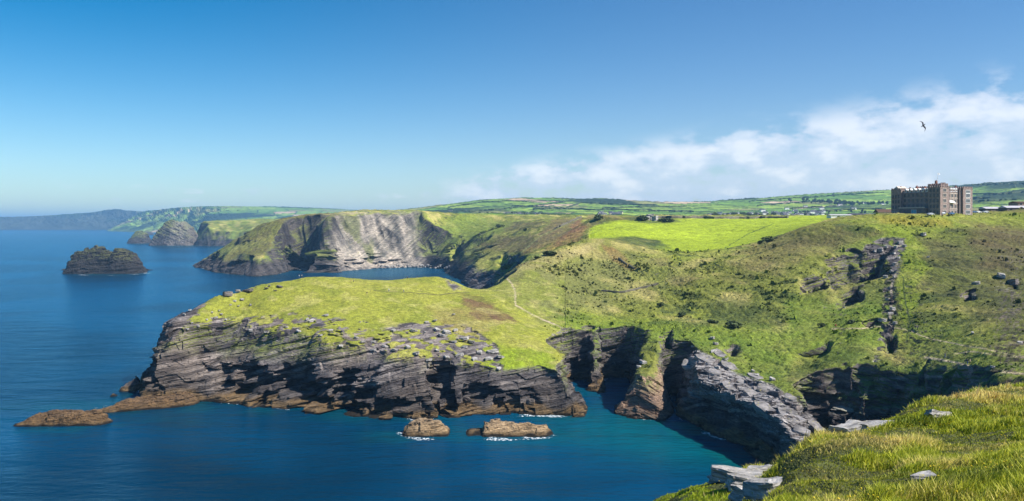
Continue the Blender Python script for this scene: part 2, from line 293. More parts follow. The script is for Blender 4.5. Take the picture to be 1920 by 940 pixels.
# ------------------------------------------------------------------ materials of the land
def attr(nt, name):
    a = nt.nodes.new('ShaderNodeAttribute'); a.attribute_name = name; return a
def newmat(name):
    m = bpy.data.materials.new(name); m.use_nodes = True; nt = m.node_tree; nt.nodes.clear()
    o = nt.nodes.new('ShaderNodeOutputMaterial'); b = nt.nodes.new('ShaderNodeBsdfPrincipled')
    nt.links.new(b.outputs[0], o.inputs[0]); return m, nt, b
def land_material(name, s1, s2, bump_d, rockbump):
    m, nt, b = newmat(name)
    geo = nt.nodes.new('ShaderNodeNewGeometry'); pos = geo.outputs['Position']
    col = attr(nt, 'col').outputs['Color']; rock = attr(nt, 'rock').outputs['Fac']
    mp = nt.nodes.new('ShaderNodeMapping'); nt.links.new(pos, mp.inputs[0]); mp.inputs['Scale'].default_value = (0.30, 0.30, 1.9); mp.inputs['Rotation'].default_value = (0, R(-12), 0)
    a = noise(nt, pos, s1, 5, 0.62); c = noise(nt, pos, s2, 4, 0.65); r = noise(nt, mp.outputs[0], s2 * 0.8, 5, 0.65, 0.3)
    fine = mth(nt, 'MULTIPLY_ADD', mapr(nt, a, 0.3, 0.7, -0.34, 0.34, False), 1.0, 1.0)
    fine2 = mth(nt, 'MULTIPLY_ADD', mapr(nt, c, 0.3, 0.7, -0.32, 0.32, False), 1.0, 1.0)
    rr = mapr(nt, r, 0.3, 0.72, 0.38, 1.7, False)
    k = mth(nt, 'MULTIPLY', fine, fine2)
    mx = nt.nodes.new('ShaderNodeMix'); nt.links.new(rock, mx.inputs[0]); nt.links.new(k, mx.inputs[2]); nt.links.new(rr, mx.inputs[3])
    vm = nt.nodes.new('ShaderNodeVectorMath'); vm.operation = 'SCALE'; nt.links.new(col, vm.inputs[0]); nt.links.new(mx.outputs[0], vm.inputs['Scale'])
    nt.links.new(vm.outputs[0], b.inputs['Base Color']); b.inputs['Roughness'].default_value = 0.88
    b.inputs['Specular IOR Level'].default_value = 0.25
    hm = nt.nodes.new('ShaderNodeMix'); nt.links.new(rock, hm.inputs[0]); nt.links.new(mth(nt, 'ADD', a, mth(nt, 'MULTIPLY', c, 0.6)), hm.inputs[2]); nt.links.new(mth(nt, 'MULTIPLY', r, rockbump), hm.inputs[3])
    bp = nt.nodes.new('ShaderNodeBump'); bp.inputs['Strength'].default_value = 0.9; bp.inputs['Distance'].default_value = bump_d
    nt.links.new(hm.outputs[0], bp.inputs['Height']); nt.links.new(bp.outputs[0], b.inputs['Normal'])
    return m
M_NEAR = land_material('near_land', 0.55, 1.9, 0.75, 1.3)
M_MID = land_material('mid_land', 0.16, 0.6, 2.0, 1.5)
M_FAR = land_material('far_land', 0.02, 0.07, 4.0, 1.0)

def C(*c): return np.array(c, np.float32)
LIME, GRASS, OLIVE, STRAW = C(.275, .285, .034), C(.22, .27, .025), C(.18, .195, .032), C(.46, .39, .13)
DARK, HEATH, RUST, PATHC = C(.05, .07, .018), C(.17, .125, .055), C(.22, .115, .045), C(.42, .35, .22)
ORNG, BRIGHT = C(.44, .27, .05), C(.285, .36, .018)
# patches of plants and bare soil: outline as seen, distance range, colour, soft edge, strength, raggedness (pixels)
ZONES = [
 ([(1104,447),(1108,428),(1135,416),(1200,412),(1330,410),(1450,407),(1620,400),(1620,418),(1560,428),(1500,444),(1420,466),(1330,480),(1262,474),(1228,462),(1240,452),(1200,446)], 545, 1010, BRIGHT, 2, 1.0, 2),
 ([(1140,447),(1190,442),(1240,452),(1262,468),(1230,466),(1180,458)], 540, 700, C(.05,.075,.02), 3, .85, 4),
 ([(1190,404),(1260,404),(1275,417),(1215,420),(1170,412)], 600, 1000, C(.045,.06,.022), 3, .8, 5),
 ([(1090,404),(1140,408),(1150,414),(1120,424),(1095,414)], 600, 1050, C(.05,.07,.02), 3, .7, 5),
 ([(250,560),(560,515),(870,515),(960,560),(1060,640),(1070,720),(900,720),(250,700)], 190, 500, LIME, 12, .9, 8),
 ([(870,548),(905,560),(960,590),(972,604),(925,606),(880,590)], 190, 500, C(.15,.085,.045), 4, .95, 9),
 ([(800,575),(880,575),(930,610),(900,640),(840,615)], 190, 500, C(.24,.17,.07), 8, .6, 12),
 ([(900,650),(1030,655),(1045,700),(950,700),(905,690)], 190, 500, C(.20,.28,.012), 8, .8, 8),
 ([(700,525),(860,525),(880,560),(760,560)], 190, 500, C(.30,.30,.05), 12, .5, 12),
 ([(1126,458),(1150,464),(1195,505),(1185,508),(1140,482)], 400, 640, RUST, 3, .9, 4),
 ([(920,500),(1060,468),(1130,450),(1100,478),(1000,508),(930,525),(880,545)], 440, 700, C(.33,.27,.12), 6, .75, 8),
 ([(900,525),(1130,470),(1300,500),(1200,560),(1000,600)], 380, 700, C(.24,.23,.075), 25, .6, 18),
 ([(1040,590),(1300,610),(1500,620),(1480,690),(1300,640),(1060,640)], 280, 420, C(.16,.23,.02), 12, .75, 10),
 ([(1290,640),(1380,620),(1480,680),(1480,760),(1380,700)], 250, 360, C(.11,.17,.018), 10, .7, 8),
 ([(1480,560),(1660,560),(1680,640),(1600,690),(1480,660)], 250, 400, C(.15,.22,.02), 14, .7, 12),
 ([(1640,408),(1700,404),(1775,412),(1790,424),(1700,424),(1650,417)], 400, 530, ORNG, 4, .85, 6),
 ([(1560,412),(1650,404),(1920,398),(2060,398),(2060,420),(1800,430),(1690,445),(1640,425)], 400, 560, C(.20,.25,.02), 6, .7, 8),
 ([(1650,430),(1700,430),(1740,470),(1720,560),(1700,620),(1685,560),(1690,480)], 300, 500, C(.19,.25,.016), 6, .75, 8),
 ([(1600,440),(1660,440),(1650,465),(1590,475),(1560,470)], 380, 480, C(.19,.24,.03), 8, .6, 8),
 ([(1420,440),(1560,425),(1660,440),(1560,470),(1450,500),(1380,500)], 400, 530, HEATH, 10, .55, 14),
 ([(1730,440),(1920,425),(2060,425),(2060,640),(1850,610),(1740,540)], 260, 500, C(.065,.068,.022), 22, .85, 18),  # dark heath, its colour deepened to carry the slope's shadow
 ([(1800,430),(1920,425),(2060,425),(2060,500),(1850,500)], 300, 500, C(.13,.095,.045), 14, .6, 16),
 ([(1480,690),(1600,650),(1680,680),(1780,700),(1800,740),(1480,800)], 200, 330, C(.07,.11,.018), 10, .6, 12),
 ([(1690,590),(1900,640),(2060,650),(2060,720),(1700,700)], 190, 320, C(.12,.18,.02), 14, .6, 12),
 ([(1040,410),(1092,408),(1090,425),(1040,455),(960,490),(1000,450)], 620, 1420, HEATH, 3, .9, 5),
 ([(1085,406),(1100,425),(1090,450),(1010,478),(1060,440)], 620, 1420, C(.24,.12,.06), 4, .7, 5),
 ([(945,515),(985,480),(1030,470),(1050,462),(1030,480),(960,505)], 590, 1150, C(.11,.16,.03), 3, .8, 4),
 ([(900,445),(1000,440),(1010,470),(930,480),(860,490)], 700, 1450, C(.12,.09,.04), 5, .85, 7),
 ([(915,418),(1040,412),(1000,430),(930,440)], 900, 1500, C(.07,.06,.03), 4, .8, 6),
 ([(840,408),(900,405),(960,420),(920,450),(860,470),(835,430)], 900, 1600, C(.15,.20,.03), 5, .8, 6),
 ([(880,470),(950,470),(930,500),(870,510)], 800, 1500, C(.24,.25,.045), 4, .7, 5),
 ([(470,412),(600,398),(650,404),(600,445),(520,470),(420,500),(420,465)], 1150, 1600, C(.105,.092,.036), 5, .88, 6),
 ([(400,470),(500,445),(545,432),(480,462),(370,492)], 1200, 1600, C(.22,.22,.06), 4, .7, 5),
 ([(740,440),(840,420),(830,480),(750,495)], 1200, 1600, C(.10,.16,.02), 4, .6, 6),
]
LINES = [ # worn paths: (points, width px, distance range, colour)
 ([(944,515),(958,530),(966,545),(966,572),(985,583),(1015,598),(1060,618)], 1.6, 380, 560, PATHC), ([(944,515),(930,522),(900,530)], 1.3, 380, 560, PATHC),
 ([(1560,616),(1620,616),(1660,612),(1700,618),(1740,634),(1780,643),(1850,655),(1900,668)], 1.0, 230, 360, PATHC),
 ([(1735,671),(1780,677),(1830,690),(1880,697),(1960,705)], 2.2, 190, 300, PATHC),
 ([(1790,664),(1820,659),(1880,668),(1960,672)], 1.0, 190, 300, PATHC),
 ([(1692,452),(1682,470),(1678,500),(1672,540),(1672,570),(1668,600),(1672,620)], 2.6, 290, 480, C(.40,.34,.26)),
 ([(1120,545),(1160,548),(1210,538),(1245,528)], 1.0, 380, 560, DARK), ([(1692,520),(1696,560),(1706,600),(1700,640)], 1.6, 260, 450, C(.05,.08,.015)),
 ([(880,548),(820,553),(760,548),(700,545)], 0.8, 380, 480, C(.13,.12,.04)), ([(1480,455),(1380,490)], 0.6, 400, 520, DARK),
 ([(1090,408),(1010,445),(960,490)], 1.4, 620, 1200, C(.20,.20,.07)), ([(1450,420),(1400,440),(1360,465)], 0.7, 540, 900, C(.09,.14,.015)),
 ([(1040,640),(1075,640),(1100,634),(1200,642),(1300,640)], 1.0, 330, 420, DARK),
]
ROCKZ = [ # bare rock where the ground is not a cliff
 ([(1285,648),(1335,668),(1375,698),(1450,722),(1500,758),(1545,792),(1535,860),(1440,870),(1400,800),(1340,770),(1280,720)], 215, 360, 1.0),
 ([(255,600),(330,585),(390,560),(352,606),(330,640),(255,660)], 330, 420, .95),
 ([(1655,448),(1700,448),(1692,480),(1680,530),(1660,535),(1670,490),(1600,478)], 380, 460, .9),
 ([(1660,540),(1680,540),(1682,600),(1676,650),(1640,690),(1655,600)], 260, 400, .6),
 ([(830,520),(868,540),(850,545)], 400, 520, .9),
 ([(400,540),(500,528),(470,545),(410,560)], 370, 450, .7),
 ([(680,625),(790,605),(880,612),(935,650),(948,705),(690,690)], 300, 372, .72),
 ([(400,600),(560,590),(700,606),(700,650),(400,640)], 330, 392, .50)]
def rockzone(P):
    x, y, z = P[..., 0], P[..., 1], P[..., 2]; y_ = np.maximum(y, 10); u = UC + F * x / y_; v = VC - F * (z - EYE) / y_; out = np.zeros(u.shape, np.float32)
    for pl, ya, yb, st in ROCKZ:
        pl = np.array(pl, float); m = (y > ya) & (y < yb) & (u > pl[:, 0].min() - 15) & (u < pl[:, 0].max() + 15) & (v > pl[:, 1].min() - 15) & (v < pl[:, 1].max() + 15)
        if not m.any(): continue
        n_ = vn2(x[m] / 4, y[m] / 4, 66) + .6 * vn2(x[m] / 1.5, y[m] / 1.5, 67); sd, _ = sdf_poly(u[m] + 6 * n_, v[m] + 4 * n_, pl, [0] * len(pl))
        w_ = sst(-3, 3, sd); w_ = w_ * (sst(.05, .2, n_ * .5 + (st - .5) * .9) if st < .95 else 1); out[m] = np.maximum(out[m], w_)
    return out
UNDER = [ # overhangs and caves eaten into the foot of the cliffs: u range, heights, metres, distance range
 (395,690,1.2,15,15,300,380),(690,800,1.2,9,6,300,360),(806,856,.5,18,11,300,340),(868,1010,2,10,7,300,340),(262,300,2,21,3.5,330,390),(545,625,0,44,40,1180,1320),(640,760,0,20,10,1250,1400),(380,470,4,18,10,1200,1450),(1290,1460,0,7,3,240,330),(1475,1600,5,17,5,232,330),(1610,1700,8,20,5,232,330),(1262,1400,6,13,3,262,330),(1062,1190,2,11,4,355,400)]
def undercut(P):
    x, y, z = P[..., 0], P[..., 1], P[..., 2]; u = UC + F * x / np.maximum(y, 10); s = np.zeros(u.shape, np.float32)
    for a, b, z0, z1, dp, ya, yb in UNDER:
        far = np.where(y > 1000, 5., 1.); n_ = vn(x / (9 * far), y / (9 * far), z / (7 * far), 68); uu = u + (b - a) * .14 * n_ + 9 * cell(np.floor(z / 2.3), np.floor(x / 9), np.floor(y / 9), 43); bk = 2.3 * far; kz = np.floor((z - .24 * x * (y < 520)) / bk); kx = np.floor(x / (bk * 2.2) + .4 * kz); kz2 = np.floor(y / (bk * 2)); jit = cell(kx, kz, kz2, 41); zz = np.floor(z / bk + .5 * jit) * bk + .5 * bk + (z1 - z0) * .30 * vn2(x / (9 * far), y / (9 * far), 69)
        s += dp * sst(a, a + (b - a) * .12, uu) * sst(b, b - (b - a) * .12, uu) * sst(z0 - .5, z0 + 1.5, zz) * sst(z1, z1 - (z1 - z0) * .30, zz) * ((y > ya) & (y < yb)) * (.72 + .35 * n_ + .38 * jit)
    return s
def blend(col, c, m): return col + (c - col) * m[..., None]
def colour_land(P, N, cliff, d, Bm):
    x, y, z = P[..., 0], P[..., 1], P[..., 2]; y_ = np.maximum(y, 10)
    u = UC + F * x / y_; v = VC - F * (z - EYE) / y_
    # wind-combed mottling of the heath, drawn out down the slope
    a = fbm2(x * 1.0 + y * 0.4, y * 0.5 - x * 0.2, 16., 4, 40); b = fbm2(x + .5 * y, .45 * y - .3 * x, 5.5, 3, 44); c = fbm2(x, y, 55., 3, 48); dd = fbm2(x, y, 1.7, 2, 52)
    col = np.broadcast_to(OLIVE, P.shape).copy()
    col = blend(col, STRAW * .9, sst(-.12, .45, a + .5 * c) * .8)
    col = blend(col, GRASS, sst(-.05, .4, c - .2 * a) * .6)
    col = blend(col, DARK, sst(.12, .46, -a * .7 + b * .75) * .7)
    e = fbm2(x + .8 * y, .5 * y - .4 * x, 75., 3, 49); col = blend(col, C(.12, .085, .040), sst(.15, .45, e + .3 * a) * .6 * (u > 1058)); col = blend(col, C(.075, .10, .022), sst(.12, .42, -e + .35 * b) * .65 * (u > 1058))
    for pl, ya, yb, cc, fe, st, wp in ZONES:
        pl = np.array(pl, float); m = (y > ya) & (y < yb) & (u > pl[:, 0].min() - 20) & (u < pl[:, 0].max() + 20) & (v > pl[:, 1].min() - 15) & (v < pl[:, 1].max() + 15)
        if not m.any(): continue
        uu = u[m] + wp * (vn2(x[m] / 9, y[m] / 9, 61) + .6 * vn2(x[m] / 3, y[m] / 3, 62)); vv = v[m] + wp * .5 * (vn2(x[m] / 8, y[m] / 8, 63) + .6 * vn2(x[m] / 2.6, y[m] / 2.6, 64))
        sd, _ = sdf_poly(uu, vv, pl, [0] * len(pl)); w_ = sst(-fe, fe, sd) * st
        if cc is not BRIGHT: w_ = w_ * (0.72 + .28 * sst(-.3, .4, b[m] + a[m] * .5))
        col[m] = col[m] + (cc - col[m]) * w_[:, None]
    for pl, wd, ya, yb, cc in LINES:
        pl = np.array(pl, float); m = (y > ya) & (y < yb) & (u > pl[:, 0].min() - 6) & (u < pl[:, 0].max() + 6) & (v > pl[:, 1].min() - 6) & (v < pl[:, 1].max() + 6)
        if not m.any(): continue
        uu = u[m] + 1.5 * vn2(x[m] / 4, y[m] / 4, 71); vv = v[m] + .8 * vn2(x[m] / 4, y[m] / 4, 72); best = np.full(uu.shape, 1e9)
        for i in range(len(pl) - 1):
            e = pl[i + 1] - pl[i]; t = np.clip(((uu - pl[i, 0]) * e[0] + (vv - pl[i, 1]) * e[1]) / (e @ e), 0, 1)
            best = np.minimum(best, np.hypot(uu - pl[i, 0] - t * e[0], vv - pl[i, 1] - t * e[1]))
        w_ = sst(wd * 1.25, wd * .55, best); col[m] = col[m] + (cc - col[m]) * w_[:, None]
    mow = (y > 545) & (y < 1010) & (u > 1105); col = col * (1 + mow * (.10 * vn2((x * .8 + y * .6) / 5, (y * .8 - x * .6) / 90, 150) + .14 * fbm2(x, y, 45., 3, 151)))[..., None]
    lim = (y < 500) & (u < 1060); fl = sst(.0, .5, fbm2(x, y, 11., 3, 80)) * lim
    col = blend(col, C(.17, .20, .025), fl * .55); col = blend(col, C(.40, .36, .12), sst(.1, .5, -fbm2(x, y, 7., 3, 84)) * lim * .45); col = col * (1 + .22 * np.where(lim, dd, dd * .8))[..., None]
    # ---- rock
    T = np.where(y > 1000, 9., 3.6); s = z + np.where(y > 1100, -1.1, -.22) * x + .1 * y + 1.5 * vn(x / 14, y / 14, z / 14, 5)
    k = np.floor(s / (T * .33)); g = .5 + .5 * cell(k, k * 0, k, 7); gv = .5 + .5 * vn(x / 11 + z / 40, y / 11, z / 45, 89); g = np.where(y > 1100, .2 * g + .8 * np.clip(gv * .7 + .3 * (.5 + .5 * vn(x / 5, y / 5, z / 14, 88)) , 0, 1), .55 * g + .45 * (.5 + .5 * vn(x / (T * 1.2), y / (T * 1.2), z / (T * .5), 90)))
    rc = C(.040, .036, .042) + (C(.37, .325, .30) - C(.040, .036, .042)) * (g ** 1.8)[..., None]
    warm = sst(-.1, .5, vn(x / 17, y / 17, z / 17, 91)); rc = blend(rc, C(.22, .165, .12) * (.4 + g[..., None]), warm * .32 * (y < 700))  # random patches of warm brown in the rock
    tide = sst(4.4, 2.0, z + 1.6 * vn2(x / 7, y / 7, 92)) * (y < 520)
    rc0 = rc; rc = blend(rc, C(.33, .215, .10) * (.55 + .7 * g[..., None]), tide * .9)
    pink = ((u > 1130) & (u < 1262) & (y < 340) & (y > 290) & (z < 15)); rc = blend(rc, C(.46, .31, .22) * (.6 + .6 * g[..., None]), pink * .85)
    rc = blend(rc, C(.028, .022, .014), sst(1.0, .3, z + .5 * vn2(x / 3, y / 3, 93)))
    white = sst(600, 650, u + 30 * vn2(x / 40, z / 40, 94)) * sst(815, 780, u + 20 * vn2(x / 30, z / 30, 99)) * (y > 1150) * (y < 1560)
    rc = blend(rc, (C(.10, .095, .09) + (C(.56, .48, .39) - C(.10, .095, .09)) * (np.clip(g * 1.9 - .5, 0, 1.1) ** 1.2)[..., None]), white * .92); rc = blend(rc, C(.13, .15, .035), white * sst(.35, .6, vn(x / 26, y / 26, z / 50, 98)) * .6); low_shade = .50 + .50 * sst(3., 17., z + 4 * vn2(x / 8, y / 8, 87)); rc = np.where((y < 520)[..., None], rc * low_shade[..., None], rc); ridge = (x > 60) & (y < 345) & (y > 210) & (z > 9) & (z < 26); rc = blend(rc, C(.34, .32, .31) * (.5 + .8 * g[..., None]), ridge * sst(.5, .8, N[..., 2]) * .8)  # lower cliff rock darkened in colour to deepen the undercut shade
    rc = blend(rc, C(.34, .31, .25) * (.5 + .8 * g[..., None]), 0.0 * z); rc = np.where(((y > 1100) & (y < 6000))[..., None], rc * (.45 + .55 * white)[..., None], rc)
    ledge = sst(.50, .80, N[..., 2] + .16 * ((x > 88) & (y < 335)) + .28 * vn(x / np.where(y > 1000, 22, 5), y / np.where(y > 1000, 22, 5), z / np.where(y > 1000, 16, 3), 96) + .006 * np.clip(z, 0, 30))
    high = sst(np.where((x > 20) & (y < 420), 8., 15.), np.where((x > 20) & (y < 420), 15., 25.), z + 3 * vn2(x / 9, y / 9, 97))
    rock = np.clip(cliff, 0, 1) * (1 - ledge * high * .92)
    rock = np.maximum(rock, np.where((y > 600) & (u > 850), sst(.42, .30, N[..., 2]), sst(.62, .42, N[..., 2])) * sst(1700, 1500, y))
    rock = np.maximum(rock, rockzone(P)); rock = np.maximum(rock, white * .93 * sst(.97, .9, N[..., 2])); rock = np.where(y > 6000, rock * .6, rock)
    lv = C(.10, .15, .022)
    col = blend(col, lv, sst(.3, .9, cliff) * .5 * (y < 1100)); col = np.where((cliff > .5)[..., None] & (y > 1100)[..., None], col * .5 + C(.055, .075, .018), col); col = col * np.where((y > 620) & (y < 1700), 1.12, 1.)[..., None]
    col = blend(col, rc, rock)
    return col, rock

def patchwork(P):
    """hedged fields of the far hills: colour of every field and how near the hedge is"""
    x, y = P[..., 0], P[..., 1]
    wx = x + 60 * vn2(x / 500, y / 500, 101); wy = y + 60 * vn2(x / 500, y / 500, 102)
    a = wx * .94 + wy * .34; b = (-wx * .34 + wy * .94)
    H = 300.; row = np.floor(b / H + .35 * np.floor(0)); fb = b / H - row
    Wd = 190. + 90 * cell(row, row * 0, row, 5); q = a / Wd + 7.7 * cell(row, row, row * 0, 9); cl = np.floor(q); fa = q - cl
    split = (cell(cl, row, cl, 14) > -.1); sb = np.where(split, (fb > .5) * 1., 0); fb2 = np.where(split, (fb * 2) % 1, fb)
    hb = np.where(split, H / 2, H)
    edge = np.minimum(np.minimum(fa, 1 - fa) * Wd, np.minimum(fb2, 1 - fb2) * hb)
    r = .5 + .5 * cell(cl, row, sb, 21); r2 = .5 + .5 * cell(cl, row, sb, 33)
    col = C(.12, .24, .035) + (C(.27, .38, .05) - C(.12, .24, .035)) * r[..., None]
    col = np.where((r2 > .92)[..., None], C(.50, .38, .24), col); col = np.where((r2 < .10)[..., None], C(.24, .25, .08), col)
    return col, edge

ZB = np.full((950, 2080), np.inf, np.float32)         # nearest ground seen through each pixel, to stand small things on it
def rasterise(P):
    x, y, z = P[..., 0].ravel(), P[..., 1].ravel(), P[..., 2].ravel(); m = z > -.5
    x, y, z = x[m], y[m], z[m]
    for du_, dv_ in ((0, 0), (1, 0), (0, 1), (1, 1)):
        u = (UC + F * x / y + du_).astype(int); v = (VC - F * (z - EYE) / y + dv_).astype(int)
        k = (u >= 0) & (u < 2080) & (v >= 0) & (v < 950)
        np.minimum.at(ZB, (v[k], u[k]), y[k])
def hit(u, v, search=3):
    """the ground point seen at pixel (u, v)"""
    u, v = int(u), int(v); blk = ZB[max(v - 1, 0):v + search, max(u - 1, 0):u + 2]; blk = blk[np.isfinite(blk)]
    if not len(blk): return None
    Y = float(np.median(blk)); return Vector((X_(u, Y), Y, Z_(v, Y)))

def band(name, Ya, Yb, nrow, ua, ub, du, mat, T0, tuft, far=False, fine=2.0):
    us = np.arange(ua, ub + du, du)
    if name == 'headland':                              # closer columns where a cliff faces sideways
        us = np.concatenate([np.arange(ua, 255, du * 1.3), np.arange(255, 372, .55), np.arange(372, 1040, du), np.arange(1040, 1075, .7), np.arange(1075, 1185, 1.4), np.arange(1185, 1300, .8), np.arange(1300, 1480, 1.1), np.arange(1480, ub, du)])
    us = np.concatenate([us, np.arange(ub + 6, 2900, 9.)])       # the land goes on beyond the right edge of the view
    fB = np.arange(1500 * math.log(Ya), 1500 * math.log(Yb) + fine, fine)
    UU, BB = np.meshgrid(us, fB, indexing='ij'); z, cl, d = base(UU, BB); Yf = np.exp(BB / 1500)
    v = VC - F * (np.clip(z, -3, 1e9) - EYE) / Yf
    wgt = np.abs(np.diff(v, axis=1)) * 1.0 + fine * 0.12
    wgt *= np.where(z[:, 1:] < -2.5, .15, 1)
    cum = np.concatenate([np.zeros((len(us), 1)), np.cumsum(wgt, 1)], 1); cum /= cum[:, -1:]
    kern = np.ones(9) / 9
    for rep_ in range(2):
        pad = np.cumsum(np.pad(cum, ((21, 20), (0, 0)), 'edge'), 0); cum = (pad[41:] - pad[:-41]) / 41; cum = np.concatenate([cum[:1], cum])[:len(us)] if len(cum) < len(us) else cum[:len(us)]
    tt = np.linspace(0, 1, nrow); Bn = np.empty((len(us), nrow))
    for i in range(len(us)): Bn[i] = np.interp(tt, cum[i], fB)
    Un = np.repeat(us[:, None], nrow, 1); z, cl, d = base(Un, Bn); Y = np.exp(Bn / 1500); x = (Un - UC) * Y / F
    P = np.stack([x, Y, z], -1).astype(np.float32); Nm = normals(P)
    steep = np.where((Y > 600) & (Un > 850), sst(.5, .35, Nm[..., 2]), sst(.80, .60, Nm[..., 2])); amt = np.clip(np.maximum(cl * sst(.97, .85, Nm[..., 2]), steep * sst(1700, 1500, Y)), 0, 1)
    rz_ = rockzone(P); amt = np.maximum(amt, rz_)
    if far: amt = amt * .8
    m = amt > .02; xm, ym, zm = P[m].T
    rb = rz_ * (Y < 360) * (x > 40); wa = (x * .55 - Y * .83) + 1.2 * vn2(x / 5, Y / 5, 85); wb = (x * .83 + Y * .55) + 1.2 * vn2(x / 4, Y / 4, 86)
    for bl, am in ((5., .75), (2.2, .45)):
        ka, kb = np.floor(wa / bl), np.floor(wb / (bl * .7) + .37 * np.floor(wa / bl)); P[..., 2] += (rb * am * (cell(ka, kb, ka * 0, 31)) + rb * am * .35 * ((wa / bl) % 1 - .5)).astype(np.float32)
    dip = np.where(ym > 1100, -1.1, np.where((ym < 335) & (xm > 48), .55, -.24))       # beds dip right on the slab ridge, rise right on the headland
    dipy = np.where((ym < 335) & (xm > 48), .25, .12)
    disp = strata(xm, ym, zm, dip, dipy, T0, 1.0) * amt[m]
    Nh = Nm[m].copy(); Nh[:, 2] *= .45
    rib = np.where(ym > 1100, 9. * (.5 - np.abs(vn(xm / 34 + .3 * zm / 34, ym / 34, zm / 150, 78))) + 4. * (.5 - np.abs(vn(xm / 13 + .3 * zm / 13, ym / 13, zm / 60, 79))), 0) * amt[m]
    disp = np.where(ym > 1100, disp * .28, np.where((ym < 345) & (xm > 58), disp * .55, disp))
    big_ = rib + 2.6 * np.where(ym > 1000, 3.5, 1.) * vn(xm / np.where(ym > 1000, 60, 15), ym / np.where(ym > 1000, 60, 15), zm / np.where(ym > 1000, 90, 22), 77) * amt[m]
    Nf = Nm[m].copy(); Nf[:, 2] = 0; Nf /= np.linalg.norm(Nf, axis=1)[:, None] + 1e-6
    P[m] = P[m] + Nh * disp[:, None] + Nf * (big_ - undercut(P[m]) * np.clip(cl[m], 0, 1))[:, None]
    veg = (1 - amt)
    if tuft > 0:
        xx, yy = P[..., 0], P[..., 1]; bright = samp(GD, Un, Bn) * 0 + 1
        mot = fbm2(xx + .4 * yy, yy * .5 - .2 * xx, 5.5 * tuft, 3, 44)
        t = .55 * np.abs(vn2(xx / (2.6 * tuft), yy / (2.6 * tuft), 55)) + .3 * np.abs(vn2(xx / (1.1 * tuft), yy / (1.1 * tuft), 57)) + .5 * sst(.1, .5, mot)
        calm = np.where((Y < 500) & (Un < 1060), .35, 1.0); calm = np.where((Y > 540) & (Y < 1010) & (Un > 1105) & (P[..., 2] > 56) & (Un < 1640), .08, calm)
        P[..., 2] += (veg * t * tuft * calm * np.where(P[..., 2] > 1, 1, 0)).astype(np.float32)
    col = None
    if far or name == 'hills':
        fc, edge = patchwork(P)
    N2 = normals(P); col, rock = colour_land(P, N2, cl, d, amt)
    if far or name == 'hills':
        f = sst(1560, 1640, Y) * (1 - rock); f = np.maximum(f, (Y > 6000) * sst(.75, .9, N2[..., 2]) * .75)
        f = np.where((Y < 3400) & (Un < 660), f * .15, f)
        hedge = sst(6.5, 3.5, edge + 2 * vn2(P[..., 0] / 30, P[..., 1] / 30, 120)); f = f * (1 - np.clip(sst(12., 5., edge), 0, 1) * 0)
        col = blend(col, fc * (1 + .15 * vn2(P[..., 0] / 90, P[..., 1] / 90, 121))[..., None], f)
        col = blend(col, C(.022, .045, .016), hedge * f)
        blu = sst(9300, 9900, Y) * sst(330, 250, Un); col = blend(col, C(.045, .05, .035) * (1 + .5 * vn2(P[..., 0] / 120, P[..., 1] / 120, 125))[..., None], blu)
        P[..., 2] += (hedge * f * 3.2).astype(np.float32)
        wood = sst(.18, .34, fbm2(P[..., 0] + 300, P[..., 1], 520., 3, 130)) * f * sst(2000, 2500, Y)
        col = blend(col, C(.03, .052, .02), wood); P[..., 2] += (wood * (5 + 4 * vn2(P[..., 0] / 14, P[..., 1] / 14, 131))).astype(np.float32)
    rasterise(P)
    # real surfaces only above the sea bed
    o = mesh_grid(name, P, P[..., 2] > -2.2, mat, {'col': col, 'rock': rock}); o['kind'] = 'structure'
    if name == 'headland': globals()['NEARCOL'] = col; globals()['NEARROCK'] = rock
    return o, P
near, PN = band('headland', 172, 640, 1200, -60, 2080, 1.75, M_NEAR, 3.6, 1.0)
mid, PM = band('hills', 632, 1820, 620, 340, 2080, 2.0, M_MID, 9.0, 1.6)
farl, PF = band('far_hills', 1800, 12300, 400, -320, 2080, 2.6, M_FAR, 22.0, 0, True)

# ------------------------------------------------------------------ sea
def sea():
    us = np.concatenate([np.arange(-260, 2200, 5.), np.arange(2200, 2960, 20.)]); Bs = np.arange(1500 * math.log(190), 1500 * math.log(12000), 5.); UU, BB = np.meshgrid(us, Bs, indexing='ij')
    Y = np.exp(BB / 1500); P = np.stack([(UU - UC) * Y / F, Y, np.zeros_like(Y)], -1); d = -samp(GD, UU, BB)
    x, y = P[..., 0], P[..., 1]
    for cx, cy, rx, ry in ROCK_FOOT:                     # rocks standing in the water
        q = np.hypot((x - cx) / rx, (y - cy) / ry); d = np.minimum(d, (q - 1) * min(rx, ry))
    far = np.clip(Y / 400, 1, 6); rag = 3.4 * fbm2(x / far, y / far, 24., 3, 11) * far
    dd = np.clip(d - rag, -20, 400)
    shal = sst(16, 1, dd) * sst(-.25, .35, fbm2(x, y, 14., 3, 140) + .12)
    shal = shal * (.25 + .75 * ((x > 55) & (y < 320))); 
    cove = np.exp(-(((x - 38) / 24) ** 2 + ((y - 292) / 30) ** 2)); cove += .8 * np.exp(-(((x - 62) / 22) ** 2 + ((y - 262) / 20) ** 2))
    dd = np.where(dd < -7, 60, dd)
    return P, np.clip(dd, -5, 60), shal, np.clip(cove, 0, 1)
